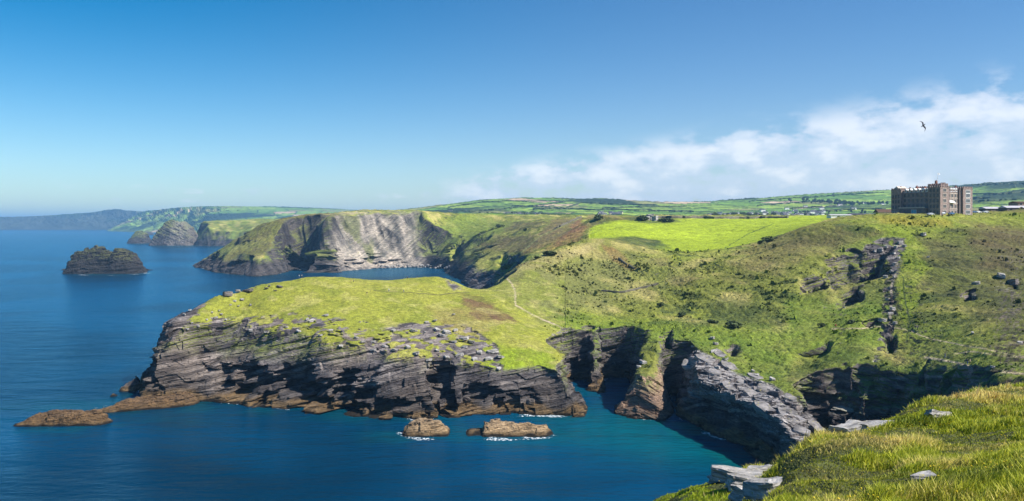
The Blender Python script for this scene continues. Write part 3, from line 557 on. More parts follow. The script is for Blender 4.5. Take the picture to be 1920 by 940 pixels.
# footprints of the rocks that stand in the sea: centre, half length, half width (metres)
def rk(u, v, wpx, dpt): Y = YS(v); return (X_(u, Y), Y + dpt * .6, wpx * Y / F / 2, dpt)
ROCK_FOOT = [rk(801, 820, 96, 6), rk(946, 821, 184, 7), rk(90, 800, 165, 4), rk(240, 764, 200, 6), rk(197, 515, 142, 42), rk(262, 458, 40, 45), rk(325, 462, 78, 60)]
P, dd, shal, cove = sea()
m, nt, b = newmat('sea_water')
geo = nt.nodes.new('ShaderNodeNewGeometry'); pos = geo.outputs['Position']
sp = nt.nodes.new('ShaderNodeSeparateXYZ'); nt.links.new(pos, sp.inputs[0])
d_ = attr(nt, 'shore').outputs['Fac']; s_ = attr(nt, 'shallow').outputs['Fac']; c_ = attr(nt, 'sand').outputs['Fac']
w1 = noise(nt, pos, .018, 4, .55, .4); w2 = noise(nt, pos, .0042, 3, .5, .6)
deepc = mixc(nt, mapr(nt, w2, .40, .60), (.0, .022, .050), (.0, .054, .125))
deepc = mixc(nt, c_, deepc, (.0, .085, .115))
deepc = mixc(nt, mth(nt, 'MULTIPLY', s_, .75), deepc, (.004, .12, .085))
mp = nt.nodes.new('ShaderNodeMapping'); nt.links.new(pos, mp.inputs[0]); mp.inputs['Scale'].default_value = (.6, 1.5, 1); mp.inputs['Rotation'].default_value = (0, 0, R(14))
a1 = noise(nt, mp.outputs[0], .30, 5, .6, .3); a2 = noise(nt, mp.outputs[0], 1.3, 4, .6); a3 = noise(nt, mp.outputs[0], .055, 3, .5, .3)
fo = noise(nt, pos, .9, 5, .65, .4); fo2 = noise(nt, pos, .045, 3, .5)
line = mth(nt, 'MULTIPLY', mapr(nt, d_, 3.4, -.6), mapr(nt, fo2, .38, .60))
foam = mapr(nt, mth(nt, 'ADD', fo, mth(nt, 'MULTIPLY', line, .52)), .97, 1.10)
base_c = mixc(nt, foam, deepc, (.75, .80, .82))
nt.links.new(base_c, b.inputs['Base Color']); b.inputs['Roughness'].default_value = .9; b.inputs['Specular IOR Level'].default_value = 0
gl = nt.nodes.new('ShaderNodeBsdfGlossy'); gl.inputs['Roughness'].default_value = .17; gl.inputs['Color'].default_value = (.45, .80, 1, 1)
fr = nt.nodes.new('ShaderNodeFresnel'); fr.inputs[0].default_value = 1.33
ms = nt.nodes.new('ShaderNodeMixShader'); nt.links.new(mth(nt, 'MULTIPLY', fr.outputs[0], mth(nt, 'MULTIPLY_ADD', foam, -.6, .72)), ms.inputs[0]); nt.links.new(b.outputs[0], ms.inputs[1]); nt.links.new(gl.outputs[0], ms.inputs[2])
nt.links.new(ms.outputs[0], [n for n in nt.nodes if n.type == 'OUTPUT_MATERIAL'][0].inputs[0])
b1 = nt.nodes.new('ShaderNodeBump'); b1.inputs['Strength'].default_value = 1; b1.inputs['Distance'].default_value = 1.0
hh = mth(nt, 'ADD', mth(nt, 'MULTIPLY', a1, .55), mth(nt, 'ADD', mth(nt, 'MULTIPLY', a2, .10), mth(nt, 'MULTIPLY', a3, 1.6)))
nt.links.new(hh, b1.inputs['Height']); nt.links.new(b1.outputs[0], b.inputs['Normal']); nt.links.new(b1.outputs[0], gl.inputs['Normal']); nt.links.new(b1.outputs[0], fr.inputs['Normal'])
so_ = mesh_grid('sea', P, np.ones(P.shape[:2], bool), m, {'shore': dd, 'shallow': shal, 'sand': cove}); so_['kind'] = 'structure'
# the open sea round it, out to the horizon
bm = bmesh.new()
X0 = [-40000, 45000]
def quad(bm, pts): bm.faces.new([bm.verts.new(p) for p in pts])
quad(bm, [(-40000, 190, -.01), ((-260 - UC) * 190 / F, 190, -.01), ((-260 - UC) * 12000 / F, 12000, -.01), (-40000, 12000, -.01)])
quad(bm, [((2940 - UC) * 190 / F, 190, -.02), (45000, 190, -.02), (45000, 12000, -.02), ((2940 - UC) * 12000 / F, 12000, -.02)])
quad(bm, [(-40000, 12000, -.01), (45000, 12000, -.01), (45000, 45000, -.01), (-40000, 45000, -.01)])
quad(bm, [(-40000, -3000, -.01), (45000, -3000, -.01), (45000, 190, -.01), (-40000, 190, -.01)])
me = bpy.data.meshes.new('open_sea'); bm.to_mesh(me); bm.free()
m2 = m.copy(); m2.name = 'open_sea_water'
for an, vv in (('shore', 60.), ('shallow', 0.), ('sand', 0.)):
    at = me.attributes.new(an, 'FLOAT', 'POINT'); at.data.foreach_set('value', [vv] * len(me.vertices))
me.materials.append(m2); o = bpy.data.objects.new('open_sea', me); COL.objects.link(o); o['kind'] = 'structure'

# ------------------------------------------------------------------ haze
def haze_box():
    bm = bmesh.new(); bmesh.ops.create_cube(bm, size=1)
    for vtx in bm.verts: vtx.co = Vector((vtx.co.x * 92000, vtx.co.y * 52000 + 21000, (vtx.co.z + .5) * 366 - 6))
    me = bpy.data.meshes.new('haze'); bm.to_mesh(me); bm.free()
    m = bpy.data.materials.new('haze'); m.use_nodes = True; nt = m.node_tree; nt.nodes.clear()
    o = nt.nodes.new('ShaderNodeOutputMaterial'); pv = nt.nodes.new('ShaderNodeVolumePrincipled')
    pv.inputs['Color'].default_value = (.27, .60, 1, 1); pv.inputs['Density'].default_value = 6.8e-5; pv.inputs['Anisotropy'].default_value = 0.0
    nt.links.new(pv.outputs[0], o.inputs['Volume']); me.materials.append(m)
    ob = bpy.data.objects.new('haze', me); COL.objects.link(ob); ob['kind'] = 'stuff'; ob['category'] = 'haze'; ob['label'] = 'thin blue sea haze lying over the far coast and hills'
haze_box()
# ------------------------------------------------------------------ helpers for things
def thing(name, label, cat, loc=(0, 0, 0), rz=0, group=None):
    o = bpy.data.objects.new(name, None); COL.objects.link(o); o.empty_display_size = 1
    o.location = loc; o.rotation_euler = (0, 0, rz); o['label'] = label; o['category'] = cat; o['kind'] = 'thing'
    if group: o['group'] = group
    return o
def tag(o, label, cat, group=None):
    if 'kind' not in o: o['kind'] = 'thing'
    o['label'] = label; o['category'] = cat
    if group: o['group'] = group
    return o
def obj(name, me, parent=None, mat=None):
    if mat is not None and not len(me.materials): me.materials.append(mat)
    o = bpy.data.objects.new(name, me); COL.objects.link(o)
    if parent: o.parent = parent
    return o
def dup(root, loc, rz=0, scale=1, label=None, group=None):
    r = root.copy(); COL.objects.link(r); r.location = loc; r.rotation_euler = (0, 0, rz); r.scale = (scale,) * 3 if not hasattr(scale, '__len__') else scale
    if label: r['label'] = label
    if group: r['group'] = group
    for ch in root.children:
        c = ch.copy(); COL.objects.link(c); c.parent = r
    return r
class MB:
    def __init__(s): s.v = []; s.f = []; s.m = []
    def add(s, vs, fs, mi=0):
        k = len(s.v); s.v += [tuple(v) for v in vs]; s.f += [tuple(i + k for i in f) for f in fs]; s.m += [mi] * len(fs); return s
    def box(s, x0, y0, z0, x1, y1, z1, mi=0):
        return s.add([(x0, y0, z0), (x1, y0, z0), (x1, y1, z0), (x0, y1, z0), (x0, y0, z1), (x1, y0, z1), (x1, y1, z1), (x0, y1, z1)],
                     [(0, 3, 2, 1), (4, 5, 6, 7), (0, 1, 5, 4), (1, 2, 6, 5), (2, 3, 7, 6), (3, 0, 4, 7)], mi)
    def cyl(s, x, y, z0, z1, r0, r1=None, n=10, mi=0):
        r1 = r0 if r1 is None else r1; vs = []
        for z, r in ((z0, r0), (z1, r1)): vs += [(x + r * math.cos(2 * math.pi * i / n), y + r * math.sin(2 * math.pi * i / n), z) for i in range(n)]
        return s.add(vs, [(i, (i + 1) % n, n + (i + 1) % n, n + i) for i in range(n)] + [tuple(range(n, 2 * n)), tuple(reversed(range(n)))], mi)
    def gable(s, x0, y0, x1, y1, z0, h, mi=0, axis='x', over=0.3):
        if axis == 'x':
            ym = (y0 + y1) / 2; vs = [(x0 - over, y0 - over, z0), (x1 + over, y0 - over, z0), (x1 + over, y1 + over, z0), (x0 - over, y1 + over, z0), (x0 - over, ym, z0 + h), (x1 + over, ym, z0 + h)]
            fs = [(0, 1, 5, 4), (2, 3, 4, 5), (0, 4, 3), (1, 2, 5), (0, 3, 2, 1)]
        else:
            xm = (x0 + x1) / 2; vs = [(x0 - over, y0 - over, z0), (x1 + over, y0 - over, z0), (x1 + over, y1 + over, z0), (x0 - over, y1 + over, z0), (xm, y0 - over, z0 + h), (xm, y1 + over, z0 + h)]
            fs = [(0, 4, 5, 3), (1, 2, 5, 4), (0, 1, 4), (2, 3, 5), (0, 3, 2, 1)]
        return s.add(vs, fs, mi)
    def mesh(s, name, mats, smooth=False):
        me = bpy.data.meshes.new(name); me.from_pydata(s.v, [], s.f); me.validate()
        for m in (mats if isinstance(mats, (list, tuple)) else [mats]): me.materials.append(m)
        if len(me.polygons) == len(s.m): me.polygons.foreach_set('material_index', s.m)
        if smooth: me.polygons.foreach_set('use_smooth', [True] * len(me.polygons))
        return me
    def build(s, name, mats, parent=None, smooth=False): return obj(name, s.mesh(name, mats, smooth), parent)
def simple(name, colr, rough=.8, var=.25, scale=1.5, spec=.3, metal=0):
    m, nt, b = newmat(name); geo = nt.nodes.new('ShaderNodeNewGeometry')
    a = noise(nt, geo.outputs['Position'], scale, 4, .6)
    k = mapr(nt, a, .3, .7, 1 - var, 1 + var, False); vm = nt.nodes.new('ShaderNodeVectorMath'); vm.operation = 'SCALE'
    vm.inputs[0].default_value = colr; nt.links.new(k, vm.inputs['Scale']); nt.links.new(vm.outputs[0], b.inputs['Base Color'])
    b.inputs['Roughness'].default_value = rough; b.inputs['Specular IOR Level'].default_value = spec; b.inputs['Metallic'].default_value = metal
    return m

def rocky(name, colr, sc):
    m, nt, b = newmat(name); geo = nt.nodes.new('ShaderNodeNewGeometry'); pos = geo.outputs['Position']
    mp = nt.nodes.new('ShaderNodeMapping'); nt.links.new(pos, mp.inputs[0]); mp.inputs['Scale'].default_value = (.5, .5, 3.5); mp.inputs['Rotation'].default_value = (R(8), R(-14), 0)
    a = noise(nt, mp.outputs[0], sc * .6, 6, .7, .4); c = noise(nt, pos, sc * .35, 4, .6); l = noise(nt, pos, sc * 1.6, 3, .6)
    k = mth(nt, 'MULTIPLY', mapr(nt, a, .32, .62, .28, 1.45, False), mapr(nt, c, .3, .7, .7, 1.2, False))
    vm = nt.nodes.new('ShaderNodeVectorMath'); vm.operation = 'SCALE'; vm.inputs[0].default_value = colr; nt.links.new(k, vm.inputs['Scale'])
    lich = mixc(nt, mapr(nt, l, .60, .68), vm.outputs[0], (.30, .27, .12)); nt.links.new(lich, b.inputs['Base Color']); b.inputs['Roughness'].default_value = .9
    bp = nt.nodes.new('ShaderNodeBump'); bp.inputs['Distance'].default_value = .35 / sc; bp.inputs['Strength'].default_value = 1; nt.links.new(mth(nt, 'ADD', a, mth(nt, 'MULTIPLY', l, .3)), bp.inputs['Height']); nt.links.new(bp.outputs[0], b.inputs['Normal'])
    return m
# ------------------------------------------------------------------ rocks standing in the sea
def sea_rock(name, label, u0, u1, vb, prof, depth, T0, mat, group=None, n=(150, 90), big=1.0, dip=-.2, pk=.45, rotu=0.0, bare=False):
    """prof: (u, v of the outline) from left to right; depth: half thickness away from us; pk: where across the depth the crest runs"""
    Y0 = YS(vb); Yc = Y0 + depth; ts = np.linspace(-1.12, 1.12, n[0]); qs = np.linspace(-1.12, 1.12, n[1]); T, Q = np.meshgrid(ts, qs, indexing='ij')
    uc = (u0 + u1) / 2; hw = (u1 - u0) / 2; cx = X_(uc, Yc); hx = hw * Yc / F
    x = cx + T * hx; y = Yc + Q * depth + T * hx * rotu
    pu = [p[0] for p in prof]; pv = [p[1] for p in prof]
    top = EYE - (np.interp(uc + T * hw, pu, pv) - VC) * (Yc + (pk - .5) * depth) / F; top = np.maximum(top, .3)
    w = 1 - np.clip(np.abs((Q - (pk - .5)) / np.where(Q < pk - .5, 1 + (pk - .5), 1 - (pk - .5))), 0, 1.3) ** 2.2 * (1)
    e = np.sqrt(np.clip(1 - T * T, 0, 1)); w = w - (1 - np.clip(e * 1.6, 0, 1)) * .9
    nz = fbm2(x, y, depth * .9, 5, 160, .62) * (.20 if Y0 > 2000 else .42 if Y0 > 600 else .34)
    z = top * np.clip(w + nz * np.clip(w + .3, 0, 1), -.5, 1.15) - .25 * (w < 0)
    z = z - .9 * sst(-.2, .3, z) - (z < .2) * .6
    z = np.where((np.abs(T) > 1.05) | (np.abs(Q) > 1.05), -2.5, z)
    P = np.stack([x, y, z], -1).astype(np.float32); Nm = normals(P); Nh = Nm.copy(); Nh[..., 2] *= .6
    P = P + Nh * (strata(x, y, z, dip, .1, T0, big) * np.clip(z / 3 + .3, 0, 1))[..., None]
    N2 = normals(P); col, rock = colour_land(P, N2, np.ones_like(z), None, None)
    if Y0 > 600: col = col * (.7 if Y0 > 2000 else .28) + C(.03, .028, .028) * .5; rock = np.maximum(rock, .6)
    if 'pale streaked' in label: col = blend(col, C(.34, .30, .26) * (.5 + .7 * (.5 + .5 * vn(x / 18, y / 18, z / 50, 163)))[..., None], sst(-.1, .2, T) * .35)
    if 'reef' in name: col = blend(col * .8, C(.15, .09, .042) * (.5 + .8 * (.5 + .5 * vn(x / 2, y / 2, z, 161)))[..., None], sst(.5, 1.4, z) * .75)
    elif name == 'sea_rock': col = blend(col, C(.40, .28, .16) * (.5 + .8 * (.5 + .5 * vn(x / 2, y / 2, z, 161)))[..., None], sst(.8, 1.8, z) * .75)
    rasterise(P)
    P[..., 0] -= cx; P[..., 1] -= Yc
    o = mesh_grid(name, P, P[..., 2] > -2.4, mat, {'col': col, 'rock': rock}); o.location = (cx, Yc, 0); tag(o, label, 'rock', group); return o
sea_rock('sea_rock', 'small square brown sea rock, the left one of the pair below the headland', 753, 849, 820, [(753, 812), (764, 797), (785, 787), (822, 786), (842, 799), (849, 815)], 6.5, 2.6, M_NEAR, big=1.1)
sea_rock('sea_rock', 'long low tan sea rock to the right of the square rock, below the headland', 856, 1039, 821, [(856, 813), (880, 803), (902, 802), (906, 791), (935, 784), (975, 786), (1012, 793), (1039, 802)], 7.5, 2.4, M_NEAR, big=1.0, n=(220, 90))
sea_rock('rock_reef', 'low brown weedy reef pointing out to sea at the tip of the spit', -34, 205, 801, [(-34, 799), (30, 790), (80, 769), (120, 767), (150, 768), (205, 768)], 5, 1.7, M_NEAR, n=(240, 70), big=1.0, rotu=.06, pk=.6)
sea_rock('rock_reef', 'long low dark brown rock spit joining the headland to the reef at its tip', 118, 352, 774, [(118, 772), (160, 766), (185, 762), (215, 755), (235, 744), (262, 741), (300, 742), (352, 740)], 6, 1.7, M_NEAR, n=(280, 80), big=1.0, rotu=.42, pk=.6)
sea_rock('skerry', 'little dark skerry in the surf under the left end of the headland', 204, 224, 745, [(204, 742), (212, 735), (224, 740)], 3, 1.2, M_NEAR, n=(60, 40))
sea_rock('skerry', 'dark jagged skerry touching the foot of the headland cliff', 222, 262, 735, [(222, 732), (236, 718), (262, 700)], 5, 1.8, M_NEAR, n=(80, 50))
sea_rock('sea_stack', 'dark craggy sea stack standing alone in open water at the left', 128, 270, 514, [(128, 500), (130, 483), (146, 470), (164, 465), (192, 465), (205, 472), (214, 477), (222, 470), (238, 471), (250, 477), (262, 491), (270, 508)], 30, 4.5, M_MID, n=(260, 130), big=1.0, dip=-.1)
sea_rock('skerry', 'flat dark skerry off the left foot of the craggy sea stack', 114, 132, 507, [(114, 506), (122, 503), (132, 502)], 12, 2.5, M_MID, n=(50, 40))
sea_rock('skerry', 'flat dark skerry off the right foot of the craggy sea stack', 262, 288, 508, [(262, 504), (275, 504), (288, 507)], 12, 2.5, M_MID, n=(50, 40))
sea_rock('sea_stack', 'small rounded sea stack between the craggy stack and the far cliffs', 243, 281, 457, [(243, 456), (250, 442), (256, 435), (264, 433), (274, 438), (281, 452)], 45, 8, M_MID, n=(110, 80), big=.6)
sea_rock('sea_stack', 'low lump of rock just behind the small rounded sea stack', 268, 284, 441, [(268, 438), (276, 432), (284, 438)], 60, 12, M_MID, n=(50, 40))
sea_rock('sea_stack', 'tall steep pale streaked island in front of the second headland', 290, 370, 461, [(290, 455), (296, 442), (306, 430), (316, 417), (326, 415), (348, 416), (356, 424), (364, 428), (370, 434)], 75, 10, M_MID, n=(200, 110), dip=.5, big=.6, pk=.25)

# ------------------------------------------------------------------ foreground clifftop
CF = [(1465,14,956),(1475,18,924),(1480,22,888),(1500,25,856),(1530,28,830),(1580,30,819),(1640,34,798),(1700,39,765),(1760,43,746),(1850,47,740),(1920,50,734),(2100,55,728),
 (1550,14,970),(1600,10,1070),(1900,10,1030),(1550,18,921),(1600,22,884),(1700,18,908),(1700,28,828),(1800,22,868),(1800,34,788),(1900,20,872),(1900,35,780),(2150,20,866),(2150,10,1010),
 (1440,10,1150),(1442,16,1010),(1440,24,950),(1442,30,905),(1440,35,876),(1400,35,884),(1340,36,900),(1340,30,945),(1380,30,940),(1300,37,907),(1250,37,914),(1210,36,932),(1250,30,975),(1200,25,1040),(1300,24,1020),(1400,20,1010),(1100,30,1000),(1100,15,1200),(1400,44,880),(1600,44,812),(1800,60,762),(2000,65,747)]
fv = rbf(CF, 30.0, 2.0)
FP = [(1090,28,2.4),(1180,34,2.2),(1230,38,2.2),(1300,39.5,2.4),(1400,38.5,2.4),(1462,36,2.2),(1480,31,2.0),(1530,31,2.2),(1580,34,2.2),(1640,38,2.2),(1700,43,2.2),(1760,47,2.2),(1850,51,2.2),(1920,55,2),(2900,62,2),(2900,7,2),(1900,5.5,2),(1500,5.5,2),(1250,6.5,2),(1080,12,2)]
def fgrid(us, B):
    UU, BB = np.meshgrid(us, B, indexing='ij'); Y = np.exp(BB / 1500); x = (UU - UC) * Y / F
    Pz = EYE - (fv(UU, BB) - VC) * Y / F
    d, s = sdf_poly(x, Y, [(X_(u, y), y) for u, y, _ in FP], [k for *_, k in FP])
    d = d + .9 * fbm2(x, Y, 5., 3, 170); cap = 0 * d + Pz + np.where(d > 0, 0, s * d)
    lump = .34 * fbm2(x, Y, 3.2, 3, 171) + .10 * np.abs(vn2(x / .6, Y / .6, 172))
    z = cap + lump * sst(-.5, 1, d) + (.5 - .5 * sst(0, 2.5, d)) * -.8
    return x, Y, z, d, UU
us = np.arange(1000, 2800, 3.0); Bs = np.concatenate([np.arange(1500 * math.log(5.2), 1500 * math.log(64), 4.0), np.arange(1500 * math.log(64), 1500 * math.log(100), 12)])
x, Y, z, d, UU = fgrid(us, Bs); P = np.stack([x, Y, z], -1); Nm = normals(P)
amt = sst(.2, -1.2, d); Nh = Nm.copy(); Nh[..., 2] *= .5
P = P + Nh * (strata(x, Y, z, .25, .1, 1.6, .8) * amt)[..., None]; N2 = normals(P)
FZ = (us, Bs, z, d)
g = .5 + .5 * cell(np.floor(P[..., 2] / .35), np.floor(P[..., 2] / .35) * 0, np.floor(P[..., 2] / .35), 3)
rc = C(.10, .10, .105) + C(.30, .28, .26) * g[..., None]; soil = C(.075, .085, .025)
fc = soil * (1 + .3 * vn2(x / .5, Y / .5, 173))[..., None]; fc = blend(fc, rc, amt)
o = mesh_grid('clifftop', P, P[..., 2] > -2, M_NEAR, {'col': fc, 'rock': amt}); o['kind'] = 'structure'
def fz(u, Yq):
    i = np.clip((np.asarray(u) - us[0]) / 3.0, 0, len(us) - 1.01); B = 1500 * np.log(Yq); j = np.clip((B - Bs[0]) / 4.0, 0, len(Bs) - 1.01)
    a = i.astype(int); b = j.astype(int); fa = i - a; fb = j - b
    q = lambda G: (G[a, b] * (1 - fa) + G[a + 1, b] * fa) * (1 - fb) + (G[a, b + 1] * (1 - fa) + G[a + 1, b + 1] * fa) * fb
    return q(z), q(d)
def blades(name, n, hmul, wmul, kind, label, cat, seedk):
    r = np.random.default_rng(seedk)
    u = r.uniform(1120, 2260, n * 2); Bq = r.uniform(1500 * math.log(9.5), 1500 * math.log(58), n * 2); Yq = np.exp(Bq / 1500); zz, dd_ = fz(u, Yq)
    xx = (u - UC) * Yq / F
    tuft = fbm2(xx, Yq, 1.5, 3, 180); dry = fbm2(xx + .3 * Yq, Yq, 4.2, 3, 181) + .35 * fbm2(xx, Yq, .9, 2, 182)
    bare = np.zeros(len(u), bool)
    for cu, cY, ru, rY in BARE: bare |= ((u - cu) / ru) ** 2 + ((Yq - cY) / rY) ** 2 < 1
    keep = (dd_ > -.9) & ~bare & (r.random(len(u)) < .55 + .45 * sst(-.4, .3, tuft))
    if kind == 'stalk': keep &= (dry + .5 * (dd_ < 2)) > .12
    ix = np.nonzero(keep)[0][:n]; xx, Yq, zz, tuft, dry, uu, dd_ = xx[ix], Yq[ix], zz[ix], tuft[ix], dry[ix], u[ix], dd_[ix]; n = len(ix)
    shortp = ((uu < 1392)) * 1.0
    h = (.05 + .20 * sst(-.15, .5, tuft) ** 1.3 + .06 * sst(-.2, .4, dry)) * r.uniform(.5, 1.4, n) * hmul * (1 - .45 * shortp); wd = r.uniform(.008, .017, n) * wmul * np.clip(Yq / 22, .8, 2)
    az = r.uniform(0, 6.28, n); la = np.where(r.random(n) < .7, r.normal(.25, .6, n), az); ln = h * r.uniform(.25, .95, n) * (.8 if kind != 'stalk' else .3)
    dx, dy = np.cos(la) * ln, np.sin(la) * ln; px, py = -np.sin(az) * wd, np.cos(az) * wd
    z0 = zz - .03; V = np.zeros((n, 5, 3), np.float32)
    V[:, 0] = np.c_[xx - px, Yq - py, z0]; V[:, 1] = np.c_[xx + px, Yq + py, z0]
    V[:, 2] = np.c_[xx + px * .8 + dx * .33, Yq + py * .8 + dy * .33, z0 + h * .62]; V[:, 3] = np.c_[xx - px * .8 + dx * .33, Yq - py * .8 + dy * .33, z0 + h * .62]
    V[:, 4] = np.c_[xx + dx, Yq + dy, z0 + h]
    me = bpy.data.meshes.new(name); me.vertices.add(n * 5); me.vertices.foreach_set('co', V.ravel())
    k = np.arange(n) * 5; lo = np.stack([k, k + 1, k + 2, k + 3, k + 3, k + 2, k + 4], 1).astype(np.int32)
    me.loops.add(n * 7); me.loops.foreach_set('vertex_index', lo.ravel()); me.polygons.add(n * 2)
    st = np.stack([np.arange(n) * 7, np.arange(n) * 7 + 4], 1).astype(np.int32); me.polygons.foreach_set('loop_start', st.ravel()); 
    G1, G2, G3, G4 = C(.19, .26, .014), C(.60, .60, .04), C(.88, .72, .24), C(.50, .30, .10)
    c = G1 + (G2 - G1) * r.random((n, 1)).astype(np.float32); q = sst(-.25, .4, dry + .35 * r.normal(0, .4, n)); q = q * (1 - .9 * shortp)
    c = c + (G3 - c) * (q * .9)[:, None]; q2 = (sst(.3, .55, dry) * (r.random(n) < .3)); c = c + (G4 - c) * (q2 * .8)[:, None]
    c = c * (.62 + .38 * sst(-.35, .25, tuft))[:, None]; pb = sst(.25, .5, fbm2(xx, Yq, 2.3, 2, 188))[:, None]; c = c + (C(.10, .15, .015) - c) * pb * .6; c = c + (C(.30, .40, .02) - c) * (shortp * .6)[:, None]
    if kind == 'stalk': c = C(.46, .36, .17) * r.uniform(.6, 1.2, (n, 1))
    c = c * r.uniform(.75, 1.2, (n, 1)); cc = np.repeat(c, 5, 0)
    at = me.attributes.new('col', 'FLOAT_COLOR', 'POINT'); at.data.foreach_set('color', np.c_[cc, np.ones(len(cc))].astype(np.float32).ravel())
    me.update(calc_edges=True); me.materials.append(M_GRASS); o = obj(name, me); o['kind'] = 'stuff'; tag(o, label, cat); return o
M_GRASS, gnt, gb_ = newmat('grass_blades')
gnt.links.new(attr(gnt, 'col').outputs['Color'], gb_.inputs['Base Color']); gb_.inputs['Roughness'].default_value = .6; gb_.inputs['Specular IOR Level'].default_value = .25
tr = gnt.nodes.new('ShaderNodeBsdfTranslucent'); gnt.links.new(attr(gnt, 'col').outputs['Color'], tr.inputs[0]); ms = gnt.nodes.new('ShaderNodeMixShader'); ms.inputs[0].default_value = .35
gnt.links.new(gb_.outputs[0], ms.inputs[1]); gnt.links.new(tr.outputs[0], ms.inputs[2]); gnt.links.new(ms.outputs[0], [n for n in gnt.nodes if n.type == 'OUTPUT_MATERIAL'][0].inputs[0])
SLABS = [ # u, v of the middle, length and width in metres, thickness, turn, label
 (1634, 806, 2.9, 1.6, .5, 8, 'broad pale flat slab in the grass at the cliff edge, above the dark inlet'),
 (1588, 812, 1.3, .8, .4, -6, 'small grey slab at the left end of the broad pale slab'),
 (1760, 780, 1.3, .8, .3, 5, 'lone thin grey slab lying in the long grass'),
 (1728, 897, .6, .35, .12, 4, 'small pinkish stone sunk in the near grass'),
 (1388, 897, 2.3, 1.5, .5, -12, 'long pale slab at the left of the slab pile on the cliff edge'),
 (1428, 886, 1.7, 1.2, .40, 10, 'pale slab at the top right of the slab pile, against the grass knoll'),
 (1350, 903, 1.0, .5, .30, -20, 'narrow tilted slab at the outer left tip of the slab pile'),
 (1402, 910, 1.9, 1.1, .5, -8, 'cracked grey slab in the middle of the slab pile'),
 (1442, 922, 1.1, .9, .55, 15, 'blocky white boulder low in the slab pile, beside the knoll'),
 (1398, 934, 1.0, .7, .5, -25, 'dark cleft block at the bottom of the slab pile')]
BARE = []
def fore_point(u, v):
    Ys = np.linspace(10, 60, 1200); zz, dd_ = fz(np.full(Ys.shape, float(u)), Ys); vv = VC - F * (zz - EYE) / Ys
    k = np.nonzero((vv <= v))[0]; k = k[0] if len(k) else len(Ys) - 1
    return Vector((X_(u, Ys[k]), Ys[k], zz[k]))
M_SLAB = M_ROCKY = rocky('slab_rock', (.34, .325, .31), 5.0)
def lumpy(name, L_, W_, H_, seed, mat, nsub=4, lay=.16):
    """a bedded, sharp-edged block"""
    bm = bmesh.new(); bmesh.ops.create_cube(bm, size=1); bmesh.ops.subdivide_edges(bm, edges=bm.edges, cuts=9, use_grid_fill=True)
    co = np.array([v.co for v in bm.verts]); r = np.random.default_rng(seed)
    ang = r.uniform(0, 6.28, 7); off = r.uniform(.30, .47, 7)
    for a, o_ in zip(ang, off):                     # broken corners
        nx, ny = math.cos(a), math.sin(a); dd_ = co[:, 0] * nx + co[:, 1] * ny - o_; k = dd_ > 0; co[k, 0] -= nx * dd_[k]; co[k, 1] -= ny * dd_[k]
    co = co * [L_, W_, H_]
    s = seed * 3.1; q = np.floor((co[:, 2] + H_) / (H_ * lay * 1.6)); sh = vn(q * 3.3, q * 0 + s, 0.) * .10
    co[:, 0] *= 1 + sh; co[:, 1] *= 1 + sh * 1.3
    for ax in range(3): co[:, ax] += .08 * min(W_, H_ * 2) * vn(co[:, 0] * 2.3 / W_ + s, co[:, 1] * 2.3 / W_, co[:, 2] * 3 / H_, ax) + .03 * min(W_, H_ * 2) * vn(co[:, 0] * 7 / W_ + s, co[:, 1] * 7 / W_, co[:, 2] * 8 / H_, ax + 4)
    for v, c_ in zip(bm.verts, co): v.co = c_
    me = bpy.data.meshes.new(name); bm.to_mesh(me); bm.free(); me.materials.append(mat); return me
for i, (u, v, L_, W_, H_, rz, lab) in enumerate(SLABS):
    p = fore_point(u, v); o = obj('flat_rock', lumpy('flat_rock', L_, W_, H_, i + 3, M_SLAB)); o.location = p + Vector((0, 0, H_ * .10)); o.rotation_euler = (R(-6 + 9 * math.sin(i * 2.3)), R(7 * math.sin(i * 3.7)), R(rz)); tag(o, lab, 'rock')
    BARE.append((u, p.y, L_ / 2 * F / p.y * .95, W_ * .5))
M_GR = blades('clifftop_grass', 470000, 1.15, 1.0, 'grass', 'long wind-blown green and straw grass on the near clifftop', 'grass', 5)
blades('seed_heads', 5000, 1.9, .9, 'stalk', 'dry straw-coloured grass stalks standing above the clifftop grass', 'grass', 6)

def flowers(n):
    r = np.random.default_rng(12); u = r.uniform(1300, 2050, n * 3); Yq = np.exp(r.uniform(math.log(10), math.log(45), n * 3)); zz, dd_ = fz(u, Yq); x = (u - UC) * Yq / F
    k = np.nonzero((dd_ > .3) & (fbm2(x, Yq, 2.2, 2, 190) > .02))[0][:n]; m = MB()
    for i in k:
        c = Vector((x[i], Yq[i], zz[i] + r.uniform(.10, .26))); s = r.uniform(.016, .032)
        m.add([c + Vector((s, 0, 0)), c + Vector((0, s, .3 * s)), c + Vector((-s, 0, 0)), c + Vector((0, -s, .3 * s)), c + Vector((0, 0, s)), c - Vector((0, 0, s * .6))], [(0, 1, 4), (1, 2, 4), (2, 3, 4), (3, 0, 4), (1, 0, 5), (2, 1, 5), (3, 2, 5), (0, 3, 5)])
        m.add([c + Vector((-.003, 0, 0)), c + Vector((.003, 0, 0)), c + Vector((.003, .01, -.3)), c + Vector((-.003, .01, -.3))], [(0, 1, 2, 3)], 1)
    o = m.build('wildflowers', [simple('yellow_petals', (.75, .55, .03), .6, .1), M_GRASS]); o['kind'] = 'stuff'; tag(o, 'tiny yellow wildflowers dotted through the near clifftop grass', 'wildflowers')
flowers(500)
